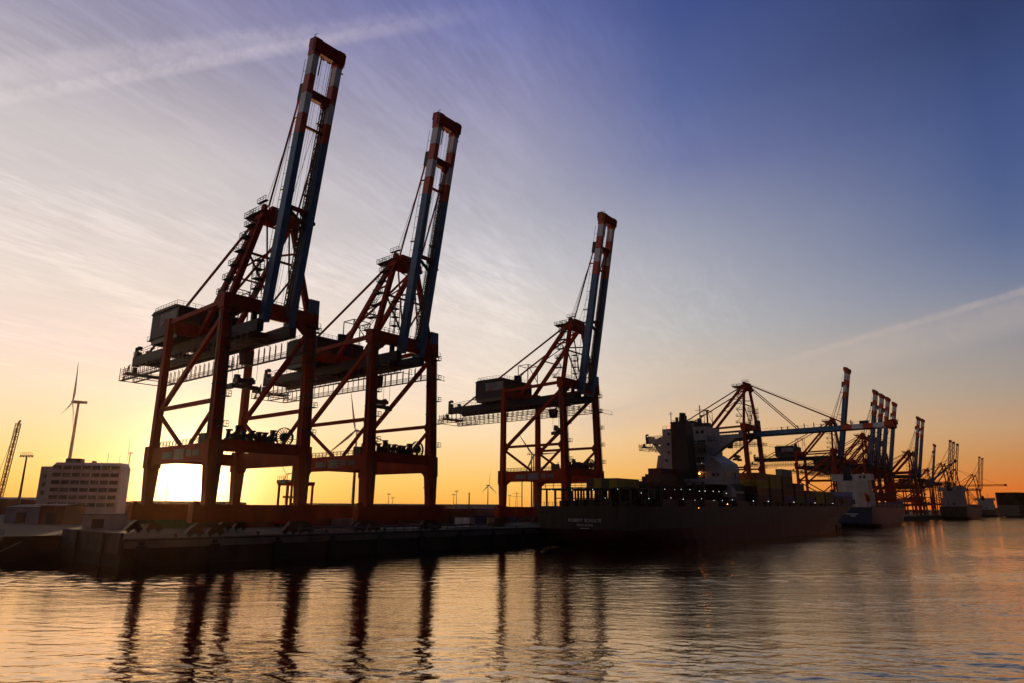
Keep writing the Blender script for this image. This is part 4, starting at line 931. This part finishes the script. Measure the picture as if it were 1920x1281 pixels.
# office building
WINB = mat('window_frame_brown', (.16, .10, .075), var=.2)
of = thing('office_building', 'white seven storey office block with rows of dark windows at left', 'building', Vector((-199.5, 298, QZ)), R(7))
b = MB(); b.span(0, 29, 0, 9, 0, 21.2); b.quad8([(0, 0, 21.2), (29, 0, 21.2), (29, 9, 21.2), (0, 9, 21.2), (1.4, 1.2, 23.4), (28.2, 1.2, 23.4), (28.2, 8, 23.4), (1.4, 8, 23.4)]); b.span(-5.0, -.004, 2, 9, 0, 21.6); b.build('wall', FACADE, of)
for k in range(6):
    z = 4.6 + k * 3.15
    for j in range(7):
        x0 = .9 + j * 3.95; b = MB(); b.span(x0, x0 + 3.5, -.05, -.004, z, z + 1.7); wf = b.build('window', WINB, of)
        b = MB()
        for q_ in range(3): b.span(x0 + .12 + q_ * 1.13, x0 + 1.12 + q_ * 1.13, -.07, -.054, z + (.9 if (j * 5 + k * 3 + q_) % 4 == 0 else .15), z + 1.55)
        b.build('pane', GLASS, wf)
for z in (9.5, 13, 16.5): b = MB(); b.span(-3.6, -2.2, 1.94, 1.996, z, z + 1.7); b.build('window', GLASS, of)
b = MB(); b.span(4, 10, 3, 7, 23.4, 25.2); b.tube((15, 5, 23.4), (15, 5, 24.4), 1.0); b.bar((20, 6, 23.4), (20, 6, 28), .12); b.bar((25, 6, 23.4), (25, 6, 27), .12); b.bar((29, 6, 23.4), (29, 6, 28.5), .12); b.bar((4, 4, 25.2), (10, 4, 25.2), .2); b.build('roof_plant', DARK, of)

def shed(name, label, px0, px1, Y, depth, h, m, roof=1.0, cat='shed', rz=0):
    a = ax(px0, Y); w_ = ax(px1, Y).x - a.x
    r = thing(name, label, cat, a, rz)
    b = MB(); b.span(0, w_, 0, depth, 0, h); b.build('wall', m, r)
    b = MB(); b.prism([(-.3, -.4, h), (w_ + .3, -.4, h), (w_ + .3, depth / 2, h + roof), (-.3, depth / 2, h + roof)], (0, 0, 0), (0, .01, .18)); b.prism([(-.3, depth + .4, h), (w_ + .3, depth + .4, h), (w_ + .3, depth / 2, h + roof), (-.3, depth / 2, h + roof)], (0, 0, 0), (0, -.01, .18)); b.build('roof', ROOF, r)
    n_ = max(1, int(w_ / 9))
    for i in range(n_):
        b = MB(); x = (i + .5) * w_ / n_; b.span(x - 1.5, x + 1.5, -.05, -.004, .1, min(3.4, h * .7)); b.build('door', DARK, r)
    return r
shed('storage_shed', 'pale low storage shed near the left edge in front of the office', 18, 80, 215, 14, 4.6, CLAD, .8)
shed('warehouse', 'long dark warehouse roofline at the far left edge', -60, 75, 380, 40, 7.8, BRICK, 1.2)
shed('brick_shed', 'dark red shed directly in front of the office block', 82, 128, 205, 10, 5.2, BRICK, .5)
shed('terminal_hut', 'pale flat hut right of the dark red shed on the quay', 165, 222, 172, 8, 3.3, CLAD, .15)
shed('warehouse', 'low pale warehouse on the skyline between second and third cranes', 850, 942, 760, 60, 7.6, CLAD, .8)
shed('warehouse', 'long dark warehouse behind the yard left of the nearest crane', 240, 420, 430, 40, 7.2, BRICK, .6)
shed('warehouse', 'long dark warehouse far behind the yard seen under the second crane', 560, 840, 520, 60, 7.0, BRICK, .5)
# jetty
j = thing('jetty', 'timber jetty with cross braced posts at the left edge', 'jetty', Q(-23.8, -62, 0), -AZ)
b = MB(); b.span(0, 4, 0, 100, -.6, .15); b.rail([(4, 0, .15), (4, 100, .15)], 1.1, 2.5, .06); b.build('deck', CONCP, j)
for i in range(17):
    y = 1 + i * 6; b = MB(); b.bar((3.6, y, -5.5), (3.6, y, -.6), .4); b.bar((3.6, y, -4), (3.6, y + 6, -.8), .22); b.build('post', CONCP, j)
# mobile crane with lattice boom, far left
mc = thing('mobile_crane', 'lattice boom mobile crane standing at the far left edge', 'crane', ax(-4, 420))
b = MB(); b.box(0, 0, 3.2, 8, 5, 3); b.box(-4, 0, 2, 4, 5, 2.4); b.build('cabin', YEL, mc)
b = MB(); b.span(-5, 5, -3, -1.6, 0, 1.4); b.span(-5, 5, 1.6, 3, 0, 1.4); b.build('crawler_track', DARK, mc)
b = MB(); b.truss((2, 0, 4), (5.5, 0, 54), 2.0, 2.0, .15, 22); b.bar((5.5, 0, 54), (6.4, 0, 56), .8); b.build('boom', RED, mc)
b = MB(); b.bar((5.6, 0, 55), (-4, 0, 9), .14); b.bar((-4, 0, 9), (0, 0, 4), .4); b.bar((6.4, 0, 56), (6.4, 0, 44), .12); b.build('hoist_rope', ROPE, mc)

# ------------------------------------------------------------------ air
hz = MB(); hz.span(-1500, 1900, -60, 2300, -4.2, 150)
hm = bpy.data.materials.new('haze_air'); hm.use_nodes = True; ht = hm.node_tree; ht.nodes.clear()
hv = ht.nodes.new('ShaderNodeVolumePrincipled'); hv.inputs['Color'].default_value = (1.0, .66, .40, 1); hv.inputs['Density'].default_value = .000022; hv.inputs['Anisotropy'].default_value = .85
ho = ht.nodes.new('ShaderNodeOutputMaterial'); ht.links.new(hv.outputs[0], ho.inputs['Volume'])
tag(hz.build('haze', hm), kind='stuff')
